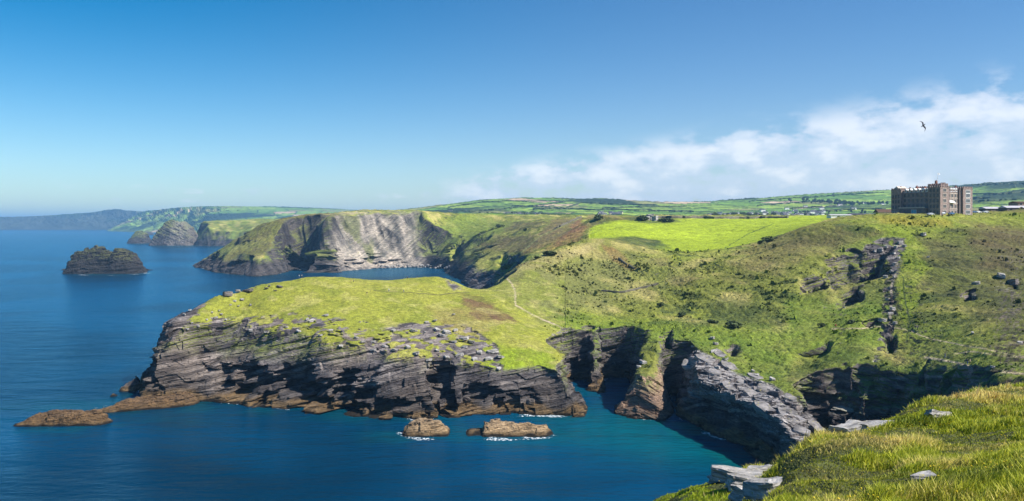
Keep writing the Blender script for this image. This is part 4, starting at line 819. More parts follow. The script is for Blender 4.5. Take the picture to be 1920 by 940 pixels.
# ------------------------------------------------------------------ the hotel like a castle
M_STONE = simple('brown_stone', (.27, .205, .185), .9, .35, .9); M_STONED = simple('dark_stone', (.17, .14, .13), .9, .35, .9)
M_TRIM = simple('pale_stone', (.55, .47, .40), .8, .15, .8); M_WHITE = simple('white_render', (.78, .77, .74), .7, .08, .4)
M_SLATE = simple('slate', (.085, .085, .10), .6, .3, .7); M_LEAD = simple('pale_roof', (.50, .48, .50), .5, .15, .5); M_GLASS = simple('window_glass', (.03, .04, .05), .12, .1, 1, .6)
M_REFLGLASS = simple('sky_reflection_glass', (.03, .30, .42), .15, .1, 1, .6); M_RED = simple('chimney_brick', (.22, .09, .06), .9, .2, 1); M_WOODC = simple('brown_wood', (.10, .06, .04), .8, .2, 1)  # terrace pane's blue is a reflection painted into its colour
hx_, hy_ = X_(1763, 500), 500.
hp = hit(1763, 405) or Vector((hx_, hy_, 80.))
hotel = thing('castle_hotel', 'big brown stone castle-like hotel with battlements and towers on the hilltop', 'hotel', (hx_, hy_, Z_(404.5, 500.)), math.atan2(.454, .891))
def wall(name, x0, y0, x1, y1, h, mat=M_STONE, merl=True, z0=-4):
    m = MB(); m.box(x0, y0, z0, x1, y1, h); o = m.build(name, mat, hotel)
    if merl:
        p = MB(); t = .45
        for (ax, ay, bx, by) in ((x0, y0, x1, y0), (x1, y0, x1, y1), (x1, y1, x0, y1), (x0, y1, x0, y0)):
            Ln = math.hypot(bx - ax, by - ay); n = max(2, int(Ln / 1.5)); ex, ey = (bx - ax) / Ln, (by - ay) / Ln
            for i in range(n):
                c0 = (i + .5) / n * Ln; mx, my = ax + ex * c0, ay + ey * c0; hw = Ln / n * .30
                if abs(ex) > .5: p.box(mx - hw, my - t * .5, h + .003, mx + hw, my + t * .5, h + .85)
                else: p.box(mx - t * .5, my - hw, h + .003, mx + t * .5, my + hw, h + .85)
        p.box(x0 - .15, y0 - .15, h - .9, x1 + .15, y1 + .15, h - .55)
        p.build('parapet', mat, hotel)
    return o
wall('main_block', 1.8, 2.2, 30.5, 34, 15.8, M_STONE)
wall('corner_tower', 0, 0, 8.2, 8.2, 18.0); wall('left_pavilion', 0, 27.6, 9, 35, 17.4); wall('right_tower', 22.5, 0, 32, 9, 17.8); wall('high_tower', 4.5, 3, 12, 9, 19.6); wall('turret', 3, 8.6, 5.2, 10.6, 19.4)
wall('turret', 10.4, 5, 12.4, 7, 20.3); wall('back_tower', 12, 20, 17, 26, 18.6); wall('stair_tower', 20.6, 1.2, 22.9, 4, 16.6, M_STONED); wall('buttress', 8.25, .25, 9.6, 3, 17.4, M_STONED)
m = MB(); m.box(-2.8, 8.8, -4, 1.75, 27.2, 4.9); m.build('terrace', M_STONED, hotel)
m = MB(); m.box(-2.95, 8.7, 4.903, -2.5, 27.3, 5.5); m.build('terrace_rail', M_TRIM, hotel)
def roof_with_dormers(ax, lo, hi, face, zb, n, nm='dormer_roof'):
    m = MB(); d = 3.4; zt = zb + 2.6
    if ax == 'y': m.add([(face, lo, zb), (face, hi, zb), (face + d, hi, zt), (face + d, lo, zt), (face + d, lo, zb), (face + d, hi, zb)], [(0, 3, 2, 1), (0, 4, 3), (1, 2, 5), (3, 4, 5, 2), (0, 1, 5, 4)])
    else: m.add([(lo, face, zb), (hi, face, zb), (hi, face + d, zt), (lo, face + d, zt), (lo, face + d, zb), (hi, face + d, zb)], [(0, 1, 2, 3), (0, 3, 4), (1, 5, 2), (3, 2, 5, 4), (0, 4, 5, 1)])
    r_ = m.build(nm, M_LEAD, hotel)
    for i in range(n):
        c_ = lo + (i + .5) / n * (hi - lo); q = MB()
        if ax == 'y': q.box(face + .2, c_ - .75, zb + .3, face + 2.6, c_ + .75, zb + 1.9); q.gable(face + .2, c_ - .75, face + 2.6, c_ + .75, zb + 1.903, .8, 0, 'x', .1)
        else: q.box(c_ - .75, face + .2, zb + .3, c_ + .75, face + 2.6, zb + 1.9); q.gable(c_ - .75, face + .2, c_ + .75, face + 2.6, zb + 1.903, .8, 0, 'y', .1)
        dm = q.build('dormer', M_WHITE, r_)
        g = MB()
        if ax == 'y': g.box(face + .12, c_ - .45, zb + .6, face + .19, c_ + .45, zb + 1.6)
        else: g.box(c_ - .45, face + .12, zb + .6, c_ + .45, face + .19, zb + 1.6)
        o = g.build('dormer_glass', M_GLASS, r_)
roof_with_dormers('y', 9, 27, 1.5, 15.1, 6); roof_with_dormers('x', 10, 20.4, 1.9, 15.1, 4)
def window(ax, c_, face, z0, wd, ht, fr=M_TRIM, gl=M_GLASS, bars=1):
    """ax 'y': on the shaded side (x = face), ax 'x': on the sunny side (y = face)"""
    f = MB(); t = .22
    def bx(m, a, b, za, zb, d0, d1): (m.box(face - d1, a, za, face - d0, b, zb) if ax == 'y' else m.box(a, face - d1, za, b, face - d0, zb))
    bx(f, c_ - wd / 2 - t, c_ - wd / 2, z0 - t, z0 + ht + t, .003, .16); bx(f, c_ + wd / 2, c_ + wd / 2 + t, z0 - t, z0 + ht + t, .003, .16)
    bx(f, c_ - wd / 2, c_ + wd / 2, z0 + ht, z0 + ht + t, .003, .16); bx(f, c_ - wd / 2, c_ + wd / 2, z0 - t, z0, .003, .20)
    for i in range(bars): q = c_ - wd / 2 + wd * (i + 1) / (bars + 1); bx(f, q - .05, q + .05, z0, z0 + ht, .05, .12)
    fo_ = f.build('window', fr, hotel); g = MB(); bx(g, c_ - wd / 2, c_ + wd / 2, z0, z0 + ht, .004, .045); g.build('pane', gl, fo_)
FL = [1.2, 4.9, 8.4, 11.8, 15.0]
for k, z0 in enumerate(FL):
    window('x', 4.2, 0, z0, 3.0, 2.0, bars=3)                                          # bay in the corner tower
    window('x', 27.2, 0, z0 if k < 4 else 14.6, 4.0, 2.3 if k < 4 else 1.7, M_WHITE, bars=3)
    if k < 4:
        for c_ in (11.6, 14.8, 18.0): window('x', c_, 2.2, z0, 1.9, 2.0, M_TRIM, bars=1)
        if k:
            for c_ in (10.8, 13.9, 17.0, 20.1, 23.2, 26.0): window('y', c_, 1.8, z0 + .6, 1.3, 1.8, M_STONED)
    for c_ in (1.7, 4.1, 6.5): window('y', c_, 0, z0, 1.1, 1.9, M_STONED)
    for c_ in (29.4, 31.4, 33.4):
        if z0 < 14: window('y', c_, 0, z0, 1.0, 1.9, M_STONED if k else M_TRIM)
for z0 in (4.1, 7.6, 11.0, 14.1):
    m = MB(); m.box(9.7, 2.0, z0, 20.5, 2.19, z0 + .35); m.build('string_course', M_TRIM, hotel)
m = MB(); m.add([(10, .6, 8.6), (16, .6, 8.2), (16, 2.18, 9.6), (10, 2.18, 10.2), (10, .6, 8.3), (16, .6, 7.9), (16, 2.18, 7.9), (10, 2.18, 8.3)], [(0, 1, 2, 3), (4, 7, 6, 5), (0, 4, 5, 1), (1, 5, 6, 2), (2, 6, 7, 3), (3, 7, 4, 0)]); m.build('canopy', M_WHITE, hotel)
window('y', 16.2, -2.8, .6, 3.4, 3.1, M_TRIM, M_REFLGLASS, 1)
for (x_, y_, h_) in ((5, 14, 18.4), (8, 22, 19.2), (12, 30, 18.6), (4, 31, 19.0), (24, 6, 18.9), (18, 12, 18.8), (29, 16, 17.6), (9, 9, 22.2)):
    m = MB(); m.box(x_ - .8, y_ - .5, 14, x_ + .8, y_ + .5, h_)
    for q in (-.45, .45): m.cyl(x_ + q, y_, h_, h_ + .7, .22, .17, 8)
    m.build('chimney', M_RED, hotel)
m = MB(); m.gable(12, 12, 28, 20, 14.7, 3.2, 0, 'x'); m.gable(10, 24, 28, 32, 14.7, 3.0, 0, 'x'); m.build('roof', M_SLATE, hotel)
m = MB(); m.gable(.3, 28, 8.6, 34.6, 17.0, 2.6, 0, 'x', .0); m.build('pavilion_roof', M_TRIM, hotel)
m = MB(); m.box(8, -.12, -.3, 9.4, .2, 2.6); m.build('door', M_WOODC, hotel)
fp = MB(); fp.cyl(6, 6, 20, 27.5, .09, .05, 8); fpo = fp.build('flagpole', M_WHITE, hotel)
m = MB(); vs = []; 
for i in range(7):
    for j in range(2): vs.append((6.05 + i * .42, 6 + .18 * math.sin(i * 1.4), 26.1 + j * 1.2 - .06 * i))
m.add(vs, [(i * 2, i * 2 + 2, i * 2 + 3, i * 2 + 1) for i in range(6)]); m.build('flag', simple('flag_cloth', (.55, .58, .62), .8, .1), fpo)

# ------------------------------------------------------------------ houses
def house_mesh(Ln, Wd, H, RH, wm=M_WHITE, rm=M_SLATE, name='house'):
    m = MB(); m.box(-Ln / 2, -Wd / 2, -3, Ln / 2, Wd / 2, H, 0); m.gable(-Ln / 2, -Wd / 2, Ln / 2, Wd / 2, H + .003, RH, 1, 'x')
    m.box(Ln / 2 - 1.2, -.5, H, Ln / 2 - .2, .5, H + RH + 1.1, 0)
    for s in (-1, 1):
        for q in (-.3, .05, .35):
            m.box(Ln * q - .6, s * Wd / 2 - .02 * (s < 0) - .0, 1.0, Ln * q + .6, s * Wd / 2 + .06 * s, 2.3, 2) if s > 0 else m.box(Ln * q - .6, s * Wd / 2 - .06, 1.0, Ln * q + .6, s * Wd / 2 - .003, 2.3, 2)
    return m.mesh(name, [wm, rm, M_GLASS])
def ground(u, Y):
    B = np.array([[1500 * math.log(Y)]]); z, _, _ = base(np.array([[float(u)]]), B); return Vector((X_(u, Y), Y, float(z[0, 0])))
HM = [house_mesh(13, 8, 5.4, 3.4), house_mesh(17, 8, 5.2, 3.2, M_WHITE), house_mesh(10, 7, 5, 3, M_TRIM)]
def put_house(u, v, k, rz, label, group, sc=1.0):
    p = hit(u, v)
    if p is None: return
    o = bpy.data.objects.new('house', HM[k % 3]); COL.objects.link(o); o.location = p + Vector((0, 0, .4)); o.rotation_euler = (0, 0, rz); o.scale = (sc,) * 3; tag(o, label, 'house', group)
rr = random.Random(11)
def put_at(u, Y, k, rz, label, group, sc=1.0):
    o = bpy.data.objects.new('house', HM[k % 3]); COL.objects.link(o); o.location = ground(u, Y) + Vector((0, 0, .3)); o.rotation_euler = (0, 0, rz); o.scale = (sc,) * 3; tag(o, label, 'house', group)
for i in range(58): put_at(rr.uniform(925, 1012), rr.uniform(1950, 2450), i, rr.uniform(-.5, .5), 'tiny white house of the far village left of the bright field', 'houses of the far village', .9)
for i in range(80):
    Yh = rr.uniform(1750, 2450); put_at(1325 + 225 * rr.random() ** .9, Yh, i, rr.uniform(-.6, .6), 'small pale house of the village behind the bright field', 'houses of the village behind the field', .9)
for i in range(16): put_at(rr.uniform(1125, 1165), rr.uniform(2300, 2500), i, rr.uniform(-.6, .6), 'tiny house at the foot of the patchwork hill', 'houses at the foot of the hill')
for u, Yh in ((326, 6900), (395, 6500), (486, 6000), (620, 5500), (870, 2900), (845, 3000), (1540, 2700), (1575, 3000), (1490, 2600), (1430, 2700), (1620, 3100), (1655, 2900), (1510, 3000), (1600, 2500), (1475, 2900)):
    put_at(u, Yh, 1, .2, 'lone white farmhouse far off among the fields', 'lone farmhouses', 1.0 if Yh < 5000 else 2.0)
def long_building(u0, u1, vb, vt, Y, depth, label, wm, rm, ax_h=.45, name='low_building'):
    p = Vector((X_((u0 + u1) / 2, Y), Y, Z_(vb, Y))); Ln = (u1 - u0) * Y / F; H = (vb - vt) * Y / F
    t = thing(name, label, 'building', p, 0)
    m = MB(); m.box(-Ln / 2, -depth / 2, -8, Ln / 2, depth / 2, H * (1 - ax_h)); m.build('wall', wm, t)
    m = MB(); m.gable(-Ln / 2, -depth / 2, Ln / 2, depth / 2, H * (1 - ax_h) + .003, H * ax_h, 0, 'x', .5); m.build('roof', rm, t)
    n = max(2, int(Ln / 4))
    for i in range(n):
        x_ = -Ln / 2 + (i + .5) * Ln / n; m = MB(); m.box(x_ - .8, -depth / 2 - .06, H * .15, x_ + .8, -depth / 2 - .003, H * (1 - ax_h) - .4); m.build('window', M_GLASS, t)
    return t
long_building(1842, 1882, 396.5, 388, 560, 9, 'long low grey-roofed building right of the castle hotel', M_STONED, M_LEAD)
long_building(1880, 1935, 396.5, 386, 545, 10, 'long dark-walled low building with a pale roof at the right edge', M_STONED, M_LEAD, .4)
long_building(1900, 1960, 386, 378, 600, 12, 'brown building standing behind the low building at the right edge', M_STONE, M_WOODC, .3)
long_building(1554, 1593, 406, 402, 690, 10, 'long low white building behind the near hill crest', M_WHITE, M_LEAD, .5)
long_building(1592, 1640, 405, 400.5, 720, 9, 'dark-roofed low building between the white building and the hotel', M_STONED, M_SLATE, .5)
long_building(1643, 1670, 403, 392.5, 600, 8, 'white house with a steep brown roof just left of the castle hotel', M_WHITE, M_WOODC, .6)

# ------------------------------------------------------------------ cars by the hotel
M_TYRE = simple('tyre', (.02, .02, .02), .9); CARC = [simple('car_paint_white', (.75, .76, .78), .3, .02, 1, .5), simple('car_paint_blue', (.05, .12, .25), .3, .02, 1, .5), simple('car_paint_silver', (.42, .45, .48), .3, .02, 1, .5), simple('car_paint_red', (.35, .03, .03), .3, .02, 1, .5)]
def car(p, rz, mat, label):
    t = thing('parked_car', label, 'car', p, rz, 'cars parked by the hotel')
    prof = [(-2.1, .35), (-2.12, .8), (-1.9, .95), (-1.5, 1.0), (-.95, 1.42), (.55, 1.45), (1.15, .98), (1.95, .85), (2.1, .6), (2.1, .35)]
    m = MB(); n = len(prof); vs = [(x_, -.84 + (.14 if z_ > 1.2 else 0), z_) for x_, z_ in prof] + [(x_, .84 - (.14 if z_ > 1.2 else 0), z_) for x_, z_ in prof]
    m.add(vs, [(i, (i + 1) % n, n + (i + 1) % n, n + i) for i in range(n)] + [tuple(reversed(range(n))), tuple(range(n, 2 * n))]); m.build('body', mat, t)
    g = MB(); g.box(-.95, -.79, 1.03, .75, -.765, 1.33); g.box(-.95, .765, 1.03, .75, .79, 1.33); g.build('side_windows', M_GLASS, t)
    for x_ in (-1.3, 1.3):
        for y_ in (-.8, .8):
            w_ = MB(); a = [(x_ + .32 * math.cos(k * .628), y_ + dy, .32 + .32 * math.sin(k * .628)) for dy in (-.1, .1) for k in range(10)]
            w_.add(a, [(i, (i + 1) % 10, 10 + (i + 1) % 10, 10 + i) for i in range(10)] + [tuple(range(10)), tuple(range(10, 20))]); w_.build('wheel', M_TYRE, t)
    return t
for u, v, rz, k, lab in ((1745, 404.5, .3, 2, 'silver car parked before the shaded side of the hotel'), (1769, 403.5, 1.2, 0, 'white car parked at the hotel corner'), (1784, 403.5, .4, 1, 'dark blue car parked before the sunny side of the hotel'),
                         (1827, 400, .2, 1, 'blue car parked on the lawn just right of the hotel'), (1834, 400, .1, 0, 'white car beside the blue car right of the hotel'), (1848, 400, .3, 2, 'silver car rightmost of the parked cars right of the hotel')):
    p = hit(u, v)
    if p is not None: car(p + Vector((0, 0, .1)), rz, CARC[k], lab)

# ------------------------------------------------------------------ bushes, trees, ground cover
M_LEAF, lnt, lb = newmat('leaves'); oi = lnt.nodes.new('ShaderNodeObjectInfo'); geo = lnt.nodes.new('ShaderNodeNewGeometry')
ln_ = noise(lnt, geo.outputs['Position'], .9, 3); lc = mixc(lnt, mapr(lnt, ln_, .35, .65), (.020, .040, .010), (.075, .105, .022)); lc = mixc(lnt, mth(lnt, 'MULTIPLY', oi.outputs['Random'], .4), lc, (.05, .06, .02)); lnt.links.new(lc, lb.inputs['Base Color']); lb.inputs['Roughness'].default_value = .8
def leafmass(name, rx, ry, rz_, n, size, seed, mat=None, blobs=7):
    r = np.random.default_rng(seed); cs = [(r.uniform(-.55, .55) * rx, r.uniform(-.5, .5) * ry, r.uniform(.35, .85) * rz_, r.uniform(.35, .6)) for _ in range(blobs)]
    V = []; Fc = []
    for i in range(n):
        cx, cy_, cz, q = cs[i % blobs]; d_ = r.normal(size=3); d_ /= np.linalg.norm(d_); rad_ = r.uniform(.7, 1.05)
        p = np.array([cx, cy_, cz]) + d_ * [rx * q, ry * q, rz_ * q] * np.array(rad_); p[2] = max(p[2], 0)
        a = r.normal(size=3); a /= np.linalg.norm(a); b_ = np.cross(a, d_ + .5 * r.normal(size=3)); b_ /= np.linalg.norm(b_) + 1e-6; s_ = size * r.uniform(.6, 1.4); k = len(V)
        V += [tuple(p - a * s_), tuple(p + b_ * s_ * .7), tuple(p + a * s_), tuple(p - b_ * s_ * .7)]; Fc.append((k, k + 1, k + 2, k + 3))
    me = bpy.data.meshes.new(name); me.from_pydata(V, [], Fc); me.materials.append(mat or M_LEAF); return me
BM_ = [leafmass('bush', 1.5, 1.3, 1.5, 420, .26, s) for s in range(3)]
for i, (u, v, wpx, hm, lab) in enumerate((
 (1439, 453, 26, .6, 'dark green bush at the lower edge of the bright field, on the hill crest'), (1425, 457, 14, .8, 'small bush just left of the dark crest bush'), (1239, 574, 16, .8, 'lone dark bush in the middle of the grassy slope'),
 (1280, 592, 24, .5, 'low spreading bush below the lone dark bush'), (1030, 476, 40, .32, 'wide dark thicket in the hollow behind the ridge'), (1008, 484, 18, .4, 'dark bush left of the wide thicket'), (1205, 413, 34, .45, 'dark scrub beside the rock outcrop at the top of the bright field'),
 (1250, 416, 34, .40, 'dark scrub right of the rock outcrop in the bright field'), (1120, 412, 30, .6, 'dark scrub at the left end of the bright field'), (1540, 612, 15, .7, 'dark bush left of the gully path'), (1596, 606, 20, .6, 'dark bush beside the path below the crags'),
 (985, 432, 14, .5, 'dark bush at the cliff top above the bay'), (937, 426, 18, .5, 'dark scrub patch high above the bay'), (1376, 612, 44, .45, 'broad low scrub above the cove'), (1335, 606, 26, .5, 'low scrub left of the broad scrub above the cove'), (1530, 545, 16, .6, 'dark bush under the small shaded crag'), (1665, 508, 20, .7, 'dark bush beside the rocky spine'))):
    p = hit(u, v)
    if p is None: continue
    o = bpy.data.objects.new('bush', BM_[i % 3]); COL.objects.link(o); s = wpx * p.y / F / 3.0; o.location = p - Vector((0, 0, .15 * s)); o.scale = (s, s * .8, s * hm); o.rotation_euler = (0, 0, i * 1.3); tag(o, lab, 'bush')
tr_m = MB().cyl(0, 0, -1, 3.0, .35, .22, 8).mesh('trunk', M_WOODC); cr_m = [leafmass('crown', 3.8, 3.8, 5.5, 420, .55, 20 + s, None, 9) for s in range(3)]
def tree(u, Y, s, i, label, group):
    t = thing('tree', label, 'tree', ground(u, Y), i * 1.7, group); t.scale = (s,) * 3
    a = obj('trunk', tr_m, t); c_ = obj('crown', cr_m[i % 3], t); c_.location = (0, 0, 2.0)
for i in range(70): tree(rr.uniform(1334, 1452), rr.uniform(1500, 2100), rr.uniform(1.0, 1.5), i, 'dark tree in the belt behind the bright field', 'trees behind the bright field')
for i in range(34): tree(rr.uniform(1440, 1660), rr.uniform(1700, 2400), rr.uniform(.8, 1.3), i, 'dark tree among the village houses', 'trees among the village houses')
for i in range(80):
    k = rr.random(); tree(1480 + 185 * k, 3400 - 500 * k + rr.uniform(-60, 60), rr.uniform(1.2, 2.0), i, 'dark tree in the wooded strip on the far hillside', 'trees on the far hillside')
for i in range(22): tree(rr.uniform(890, 1030), rr.uniform(1900, 2400), rr.uniform(.9, 1.4), i, 'dark tree beside the far village', 'trees by the far village')
SMW = rocky('wall_stone', (.13, .12, .09), 1.2)
def hedge(pts, label, w_=2.2, h_=2.4, name='hedge'):
    ps = []
    for (a, b_) in zip(pts[:-1], pts[1:]):
        n = max(2, int(abs(b_[0] - a[0]) / 5 + abs(b_[1] - a[1]) / 3))
        for i in range(n): t = i / n; q = hit(a[0] + (b_[0] - a[0]) * t, a[1] + (b_[1] - a[1]) * t); ps += [q] if q is not None else []
    q = hit(*pts[-1]); ps += [q] if q is not None else []
    ps2 = [ps[0]] if ps else []
    for q in ps[1:]:
        if (q - ps2[-1]).length > 3 and abs(q.y - ps2[-1].y) < 160: ps2.append(q)
    if len(ps2) < 3: return
    fine_ = []
    for a, b_ in zip(ps2[:-1], ps2[1:]):
        n = max(1, int((b_ - a).length / 5)); fine_ += [a.lerp(b_, i / n) for i in range(n)]
    m = MB(); V = []; o0 = fine_[0].copy()
    for i, p in enumerate(fine_):
        t = (fine_[min(i + 1, len(fine_) - 1)] - fine_[max(i - 1, 0)]); t.z = 0; t.normalize(); nrm = Vector((-t.y, t.x, 0)); k = rr.uniform(.7, 1.35); c_ = p - o0
        for s, hh_ in ((-1, -1.5), (-.95, h_ * .6 * k), (-.3, h_ * k), (.4, h_ * k * .95), (.95, h_ * .6 * k), (1, -1.5)): V.append(tuple(c_ + nrm * w_ * s * rr.uniform(.85, 1.15) + Vector((0, 0, hh_))))
    m.add(V, [(i * 6 + j, i * 6 + j + 1, i * 6 + j + 7, i * 6 + j + 6) for i in range(len(fine_) - 1) for j in range(5)])
    o = m.build(name, M_LEAF if name == 'hedge' else SMW); o.location = o0; tag(o, label, name.replace('_', ' '), 'hedgerows between the far fields' if name == 'hedge' else None)
HED = 'dark hedgerow between green fields on the far hills'
for pts in ([(1822, 363), (1870, 364), (1925, 360)], [(1822, 378), (1870, 376), (1925, 373)], [(1822, 371), (1857, 371.5)], [(1903, 347), (1904, 359)], [(1822, 347), (1925, 344)], [(1405, 378), (1450, 374), (1520, 370), (1600, 364), (1660, 361)],
            [(1420, 386), (1480, 381), (1540, 378)], [(1480, 391), (1560, 387), (1660, 385)], [(1500, 398), (1600, 393), (1665, 392)], [(1563, 362), (1566, 372)], [(840, 389), (900, 380), (960, 377), (1060, 377)], [(880, 397), (940, 392), (1000, 386), (1060, 379)],
            [(1000, 392), (1100, 393), (1180, 394), (1300, 397)], [(1060, 391), (1090, 380), (1150, 383), (1230, 385)], [(1130, 391), (1200, 388), (1290, 387)], [(1225, 395), (1240, 385)], [(960, 386), (1010, 388), (1060, 391)]):
    hedge(pts, HED)
hedge([(1200, 409), (1240, 408), (1330, 409), (1420, 409), (1480, 408)], 'dark field wall along the far edge of the bright field', 1.0, 1.6, 'field_wall')
hedge([(1128, 545), (1165, 549), (1210, 539), (1245, 529)], 'old dry stone wall crossing the grassy slope above the cove', .4, .6, 'stone_wall')
hedge([(1160, 485), (1180, 500), (1200, 508)], 'short tumbled stone wall at the edge of the rust-red bracken', .5, .9, 'stone_wall')
hedge([(1090, 407), (1060, 420), (1030, 434)], 'stone field bank running down the brown spur', .9, 1.3, 'stone_wall')

M_COVER, cnt, cb = newmat('heath_cover'); cnt.links.new(attr(cnt, 'col').outputs['Color'], cb.inputs['Base Color']); cb.inputs['Roughness'].default_value = .85; cb.inputs['Specular IOR Level'].default_value = .15
def cover(n):
    r = np.random.default_rng(3); CC = NEARCOL; nu, nv, _ = PN.shape; i = r.integers(1, nu - 1, n * 3); j = r.integers(1, nv - 1, n * 3); p = PN[i, j] + (PN[np.minimum(i + 1, nu - 1), j] - PN[i, j]) * r.random((n * 3, 1))
    e1 = PN[i, np.minimum(j + 1, nv - 1)] - PN[i, j]; e2 = PN[i + 1, j] - PN[i, j]; nn = np.cross(e2, e1); nn /= np.linalg.norm(nn, axis=1)[:, None] + 1e-9
    x, y, z = p.T; u = UC + F * x / y; b_ = fbm2(x + .5 * y, .45 * y - .3 * x, 5.5, 3, 44); a_ = fbm2(x + y * .4, y * .5 - x * .2, 16., 4, 40)
    ok = (z > 9) & (np.abs(nn[:, 2]) > .72) & ~((y > 545) & (u > 1105) & (z > 56)) & (r.random(n * 3) < (.05 + sst(-.05, .4, -a_ * .7 + b_ * .75) * sst(-.25, .25, fbm2(x, y, 40., 2, 47))) * np.where(y < 480, sst(1000, 1130, u + 30 * a_), 1) * sst(.5, .1, NEARROCK[i, j]))
    k = np.nonzero(ok)[0][:n]; gc = CC[i[k], j[k]]; x, y, z = p[k].T; a_, b_ = a_[k], b_[k]; n = len(k)
    V = np.zeros((n, 3, 4, 3), np.float32); s = r.uniform(.3, .9, n) * (1 + 1.4 * (r.random(n) < .12)) * np.clip(y / 330, .7, 1.6)
    for q in range(3):
        an = r.uniform(0, 6.28, n); ca, sa = np.cos(an), np.sin(an); le = r.uniform(-.5, .5, n) * s; h = s * r.uniform(.4, .8, n)
        V[:, q, 0] = np.c_[x - ca * s * .5, y - sa * s * .5, z - .1]; V[:, q, 1] = np.c_[x + ca * s * .5, y + sa * s * .5, z - .1]
        V[:, q, 2] = np.c_[x + ca * s * .25 - sa * le, y + sa * s * .25 + ca * le, z + h]; V[:, q, 3] = np.c_[x - ca * s * .3 - sa * le, y - sa * s * .3 + ca * le, z + h * .85]
    m = n * 3; me = bpy.data.meshes.new('heath'); me.vertices.add(m * 4); me.vertices.foreach_set('co', V.ravel()); me.loops.add(m * 4); me.loops.foreach_set('vertex_index', np.arange(m * 4, dtype=np.int32)); me.polygons.add(m); me.polygons.foreach_set('loop_start', (np.arange(m) * 4).astype(np.int32))
    t = r.random((n, 1)).astype(np.float32); c = gc * (.8 + .6 * t); cc = np.repeat(c, 12, 0)
    at = me.attributes.new('col', 'FLOAT_COLOR', 'POINT'); at.data.foreach_set('color', np.c_[cc, np.ones(len(cc))].astype(np.float32).ravel()); me.update(calc_edges=True)
    o = obj('heath_scrub', me, None, M_COVER); o['kind'] = 'stuff'; tag(o, 'low tussocks, bracken and heather covering the hillside', 'ground cover')
cover(26000)

# ------------------------------------------------------------------ stones in the turf
M_STN = rocky('lichen_stone', (.36, .34, .32), .8)
SM = [lumpy('boulder', 2.0, 1.2, .9, 40 + s, M_STN) for s in range(4)]
SMD = lumpy('boulder', 2.0, 1.2, .9, 47, rocky('dark_stone_face', (.15, .13, .125), .8))
def stone(u, v, wpx, label, group=None, flat=.7, name='boulder'):
    p = hit(u, v)
    if p is None: return
    s = wpx * p.y / F / 2.0; o = bpy.data.objects.new(name, SMD if ('dark' in label or 'flat rock plate' in label) else SM[int(u * 7) % 4]); COL.objects.link(o); o.location = p + Vector((0, 0, .12 * s)); o.scale = (s, s, s * flat); o.rotation_euler = (R(6), R(-8), u * .7); tag(o, label, 'rock', group)
stone(428, 553, 24, 'big square dark-fronted block on the skyline at the left end of the headland crest', None, .75); stone(466, 546, 24, 'flat rock plate right of the square block on the crest', None, .4); stone(446, 546, 14, 'pale boulder between the square block and the flat plate', None, .5)
for u, v, w_ in ((440, 565, 9), (454, 562, 10), (432, 572, 6), (470, 572, 7), (447, 574, 6), (415, 590, 8), (405, 596, 8), (398, 586, 6), (424, 600, 7), (388, 600, 7), (372, 612, 8), (360, 606, 6), (352, 618, 8), (411, 583, 6), (356, 582, 8), (345, 590, 9)):
    stone(u, v, w_, 'pale stone scattered in the turf near the left tip of the headland', 'stones at the left tip of the headland', .7)
for u, v, w_ in ((500, 541, 12), (516, 545, 8), (524, 538, 16), (505, 536, 8)): stone(u, v, w_, 'dark flat stone in the turf just under the headland crest', 'dark stones under the crest', .3)
for u, v, w_ in ((776, 619, 20), (797, 621, 10), (738, 618, 14), (820, 617, 20), (838, 622, 24), (854, 618, 14), (830, 628, 20), (870, 634, 22), (884, 640, 20), (852, 640, 14), (808, 642, 10), (870, 650, 16), (900, 660, 20), (925, 658, 22), (938, 668, 18), (916, 672, 20), (890, 672, 16), (862, 664, 18), (838, 668, 16), (820, 656, 14), (766, 650, 16), (740, 655, 16),
                 (700, 640, 14), (722, 648, 14), (680, 640, 16), (668, 632, 14), (600, 628, 16), (560, 620, 16), (620, 618, 12), (535, 612, 14), (585, 600, 16), (610, 590, 14), (577, 597, 12), (500, 622, 16), (470, 618, 14), (850, 588, 10), (815, 600, 14), (800, 603, 12), (935, 690, 14), (700, 655, 16), (780, 662, 20), (805, 674, 18), (640, 648, 16)):
    stone(u, v + 2, w_, 'grey slab breaking through the turf along the top of the headland cliff', 'slabs along the headland cliff top', .45, 'flat_rock')
for u, v, w_ in ((1688, 456, 14), (1680, 464, 12), (1695, 462, 10), (1676, 476, 12), (1684, 484, 10), (1678, 496, 12), (1672, 510, 12), (1676, 520, 8), (1660, 520, 12), (1668, 540, 8), (1664, 562, 12), (1674, 580, 14), (1670, 590, 14), (1655, 602, 16), (1678, 606, 10), (1650, 470, 14), (1660, 464, 12), (1640, 472, 12)):
    stone(u, v, w_, 'rough grey block in the rocky spine running down below the hotel', 'blocks of the rocky spine', .9)
for u, v, w_, lab in ((1730, 441, 18, 'grey boulder on the slope below the hotel, right of the spine top'), (1741, 482, 6, 'small white stone alone on the slope below the hotel'), (1830, 532, 16, 'grey boulder, upper of two on the right-hand slope'), (1826, 551, 14, 'dark boulder, lower of two on the right-hand slope'),
                      (1878, 518, 22, 'pinkish boulder left of the big crag at the right edge'), (1900, 532, 34, 'big dark crag at the right edge of the slope'), (1824, 625, 10, 'pale boulder on the lower right slope'), (1912, 643, 12, 'pale boulder at the right edge above the path'), (1826, 693, 12, 'pale boulder beside the lower path'),
                      (1862, 689, 12, 'flat pale stone along the lower path'), (1583, 577, 6, 'small stone below the shaded crags'), (1325, 411, 5, 'x')):
    if lab != 'x': stone(u, v, w_, lab)
for u, v, w_ in ((1219, 411, 24), (1212, 412, 16), (1228, 413, 20)): stone(u, v, w_, 'pale rock of the outcrop at the top of the bright field', 'rocks of the outcrop in the field', 1.3)
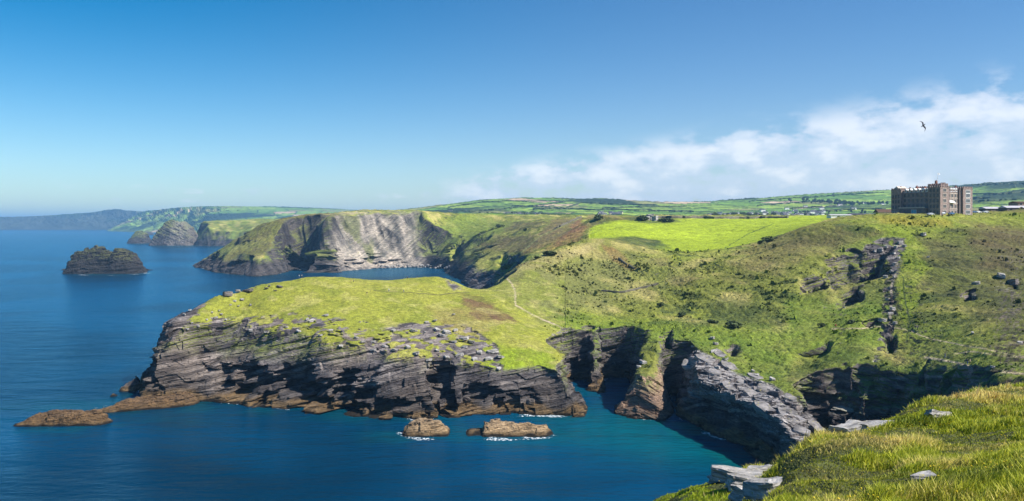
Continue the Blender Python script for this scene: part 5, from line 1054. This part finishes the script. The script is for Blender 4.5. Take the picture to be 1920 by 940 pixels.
for u, v, w_ in ((1335, 635, 16), (1342, 645, 14), (1308, 660, 14), (1300, 650, 14), (1338, 660, 16), (1360, 675, 16), (1366, 690, 14), (1420, 705, 16), (1448, 712, 18), (1412, 696, 12), (1430, 718, 12), (1206, 680, 18), (1198, 688, 12), (1345, 690, 14)):
    stone(u, v, w_, 'pale block on the green bank above the slab ridge', 'blocks on the bank above the slab ridge', .6)
PLATE = [lumpy('slab', 2.4, 1.5, .7, 60 + s, rocky('ridge_slate', (.22, .205, .20), .7), lay=.3) for s in range(3)]
for k in range(17):
    t = (k + .5) / 17; j = (k * 7) % 5 - 2; uu_ = 1300 + 235 * t + j * 7 * (1 - .3 * t); vv_ = 664 + 140 * t ** 1.05 - j * 9
    p = hit(uu_, vv_)
    if p is None or p.y > 360: continue
    o = bpy.data.objects.new('slab', PLATE[k % 3]); COL.objects.link(o); sc_ = rr.uniform(1.8, 4.2); o.scale = (sc_ * 1.15, sc_, sc_ * rr.uniform(.7, 1.2)); o.location = p - Vector((0, 0, sc_ * .24))
    o.rotation_euler = (R(rr.uniform(8, 20)), R(rr.uniform(14, 30)), R(-58 + rr.uniform(-14, 14))); tag(o, 'large tilted slate slab on the ridge at the right side of the cove', 'rock', 'tilted slabs of the cove ridge')
for i in range(60): stone(rr.uniform(700, 850), rr.uniform(498, 506), rr.uniform(3, 8), 'pale boulder fallen on the shore under the white cliff', 'boulders under the white cliff', .8)

# ------------------------------------------------------------------ people
M_SKIN = simple('skin', (.45, .28, .20), .6, .05); M_HAIR = simple('hair', (.06, .04, .03), .7, .1)
CL = {k: simple('cloth_' + k, v, .9, .08, 4) for k, v in {'white': (.75, .75, .75), 'blue': (.06, .12, .30), 'dark': (.03, .03, .04), 'red': (.45, .06, .05), 'grey': (.25, .25, .27), 'tan': (.35, .27, .18)}.items()}
def person(u, v, top, leg, label, step=.25, rz=0):
    p = hit(u, v)
    if p is None: return
    J = {'hip': (0, 0, .93, .15), 'waist': (0, 0, 1.10, .135), 'chest': (0, .01, 1.33, .165), 'neck': (0, .02, 1.50, .06), 'head': (0, .03, 1.60, .095), 'crown': (0, .02, 1.70, .085)}
    E = [('hip', 'waist'), ('waist', 'chest'), ('chest', 'neck'), ('neck', 'head'), ('head', 'crown')]
    for s, q in ((-1, step), (1, -step)):
        k = str(s); J.update({'t' + k: (s * .10, 0, .86, .095), 'k' + k: (s * .11, q * .5 + .04, .48, .065), 'a' + k: (s * .11, q, .09, .045), 'f' + k: (s * .12, q + .17, .04, .038),
            's' + k: (s * .19, 0, 1.42, .062), 'e' + k: (s * .25, -q * .5 - .03, 1.14, .045), 'w' + k: (s * .25, -q * .9 + .08, .92, .035), 'h' + k: (s * .25, -q * .95 + .12, .82, .035)})
        E += [('hip', 't' + k), ('t' + k, 'k' + k), ('k' + k, 'a' + k), ('a' + k, 'f' + k), ('chest', 's' + k), ('s' + k, 'e' + k), ('e' + k, 'w' + k), ('w' + k, 'h' + k)]
    ks = list(J); me = bpy.data.meshes.new('person'); me.from_pydata([J[k][:3] for k in ks], [(ks.index(a), ks.index(b_)) for a, b_ in E], [])
    o = bpy.data.objects.new('person', me); COL.objects.link(o); md = o.modifiers.new('skin', 'SKIN'); sd = o.modifiers.new('sub', 'SUBSURF'); sd.levels = 1
    for i, k in enumerate(ks): me.skin_vertices[0].data[i].radius = (J[k][3],) * 2; me.skin_vertices[0].data[i].use_root = (k == 'hip')
    dg = bpy.context.evaluated_depsgraph_get(); nm = bpy.data.meshes.new_from_object(o.evaluated_get(dg)); bpy.data.objects.remove(o)
    nm.materials.clear()
    for m_ in (M_SKIN, top, leg, M_HAIR, CL['dark']): nm.materials.append(m_)
    for f in nm.polygons:
        c_ = f.center; f.material_index = 3 if (c_.z > 1.66 or (c_.z > 1.55 and c_.y < .0)) else 0 if c_.z > 1.47 else 1 if (c_.z > .95 and not (abs(c_.x) > .2 and c_.z < .98)) else 0 if (abs(c_.x) > .18 and c_.z < .98 and c_.z > .7) else 2 if c_.z > .10 else 4
        f.use_smooth = True
    nm.name = 'person'; o = obj('person', nm); o.location = p + Vector((0, 0, -.02)); o.rotation_euler = (0, 0, rz); tag(o, label, 'person', 'walkers on the coast'); return o
for u, v, t_, l_, lab in ((474, 530, 'white', 'grey', 'walker in a white top on the flat rock at the left end of the headland crest'), (502, 527, 'white', 'dark', 'walker in a pale top on the headland crest, right of the flat rock'),
    (561, 521.5, 'white', 'blue', 'left of two walkers side by side on the headland skyline'), (566, 521.5, 'grey', 'dark', 'right of two walkers side by side on the headland skyline'),
    (658, 530, 'red', 'tan', 'walker in a red top, left one of the pair below the middle of the crest'), (663, 530, 'tan', 'dark', 'walker in a tan top, right one of the pair below the middle of the crest'),
    (688, 553, 'dark', 'tan', 'dark-clothed walker on the headland turf'), (729, 547, 'white', 'blue', 'walker in a white top and blue trousers on the headland turf'), (757, 549, 'grey', 'grey', 'grey-clothed walker on the headland turf near the faint path'),
    (764, 524, 'dark', 'dark', 'dark walker on the crest above the bay'), (782, 523, 'dark', 'grey', 'second dark walker on the crest above the bay'), (847, 531, 'blue', 'dark', 'walker in blue on the stony end of the crest'),
    (1716, 618, 'dark', 'dark', 'dark walker on the upper path beside the rocky spine'), (1720, 619, 'grey', 'dark', 'grey-topped walker on the upper path'), (1567, 615, 'red', 'dark', 'walker in a red top on the path below the crags'),
    (1814, 684, 'dark', 'blue', 'left of two walkers on the lower path'), (1819, 684, 'tan', 'dark', 'right of two walkers on the lower path'), (1772, 671, 'grey', 'blue', 'walker at the left end of the lower path'), (1810, 670, 'dark', 'tan', 'walker between the two right-hand paths')):
    person(u, v, CL[t_], CL[l_], lab, .22, u * .9)

# ------------------------------------------------------------------ the gull
def gull():
    Y = 72.; c0 = Vector((X_(1731, Y), Y, Z_(235.5, Y))); pxm = Y / F
    M = simple('gull_feathers', (.05, .055, .065), .8, .15, 6); bm = MB()
    ring = lambda t, r1, r2, n=10: [(t, r1 * math.cos(k * 2 * math.pi / n), r2 * math.sin(k * 2 * math.pi / n)) for k in range(n)]
    st = [(-.27, .012, .006), (-.20, .045, .012), (-.10, .055, .04), (0, .065, .055), (.10, .055, .05), (.17, .035, .035), (.215, .04, .038), (.25, .03, .028), (.275, .010, .010), (.31, .005, .004)]
    V = []; Fs = []
    for t, a, b_ in st: V += ring(t, a, b_)
    for i in range(len(st) - 1): Fs += [(i * 10 + k, i * 10 + (k + 1) % 10, (i + 1) * 10 + (k + 1) % 10, (i + 1) * 10 + k) for k in range(10)]
    Fs += [tuple(range(10)), tuple(range((len(st) - 1) * 10, len(st) * 10))]; k0 = len(V); bm.add(V, Fs)
    for s in (-1, 1):                                          # long bent wings
        stt = [(.03, .08, .17, .0), (.20, .10, .17, .06), (.34, .10, .14, .09), (.48, .03, .10, .07), (.60, -.08, .055, .03), (.68, -.17, .015, -.01)]; V = []
        for y_, xc, ch, zz_ in stt:
            V += [(xc, s * y_, zz_ + .012), (xc - ch * .5, s * y_, zz_ + .018), (xc - ch, s * y_, zz_), (xc - ch * .5, s * y_, zz_ - .008)]
        bm.add(V, [(i * 4 + j, i * 4 + (j + 1) % 4, (i + 1) * 4 + (j + 1) % 4, (i + 1) * 4 + j) for i in range(5) for j in range(4)] + [(0, 1, 2, 3), (20, 21, 22, 23)])
    o = bm.build('gull', M, None, True); o.location = c0
    # wings run from upper left to lower right in the picture, head to the right
    e_w = Vector((.56, .30, -.80)).normalized(); e_x = Vector((.92, .15, .10)); e_x = (e_x - e_x.dot(e_w) * e_w).normalized(); e_z = e_x.cross(-e_w)
    from mathutils import Matrix
    o.rotation_euler = Matrix((e_x, -e_w, e_z)).transposed().to_euler(); o.scale = (.85,) * 3; tag(o, 'dark gull gliding against the clouds, wings spread on a slant', 'bird')
gull()
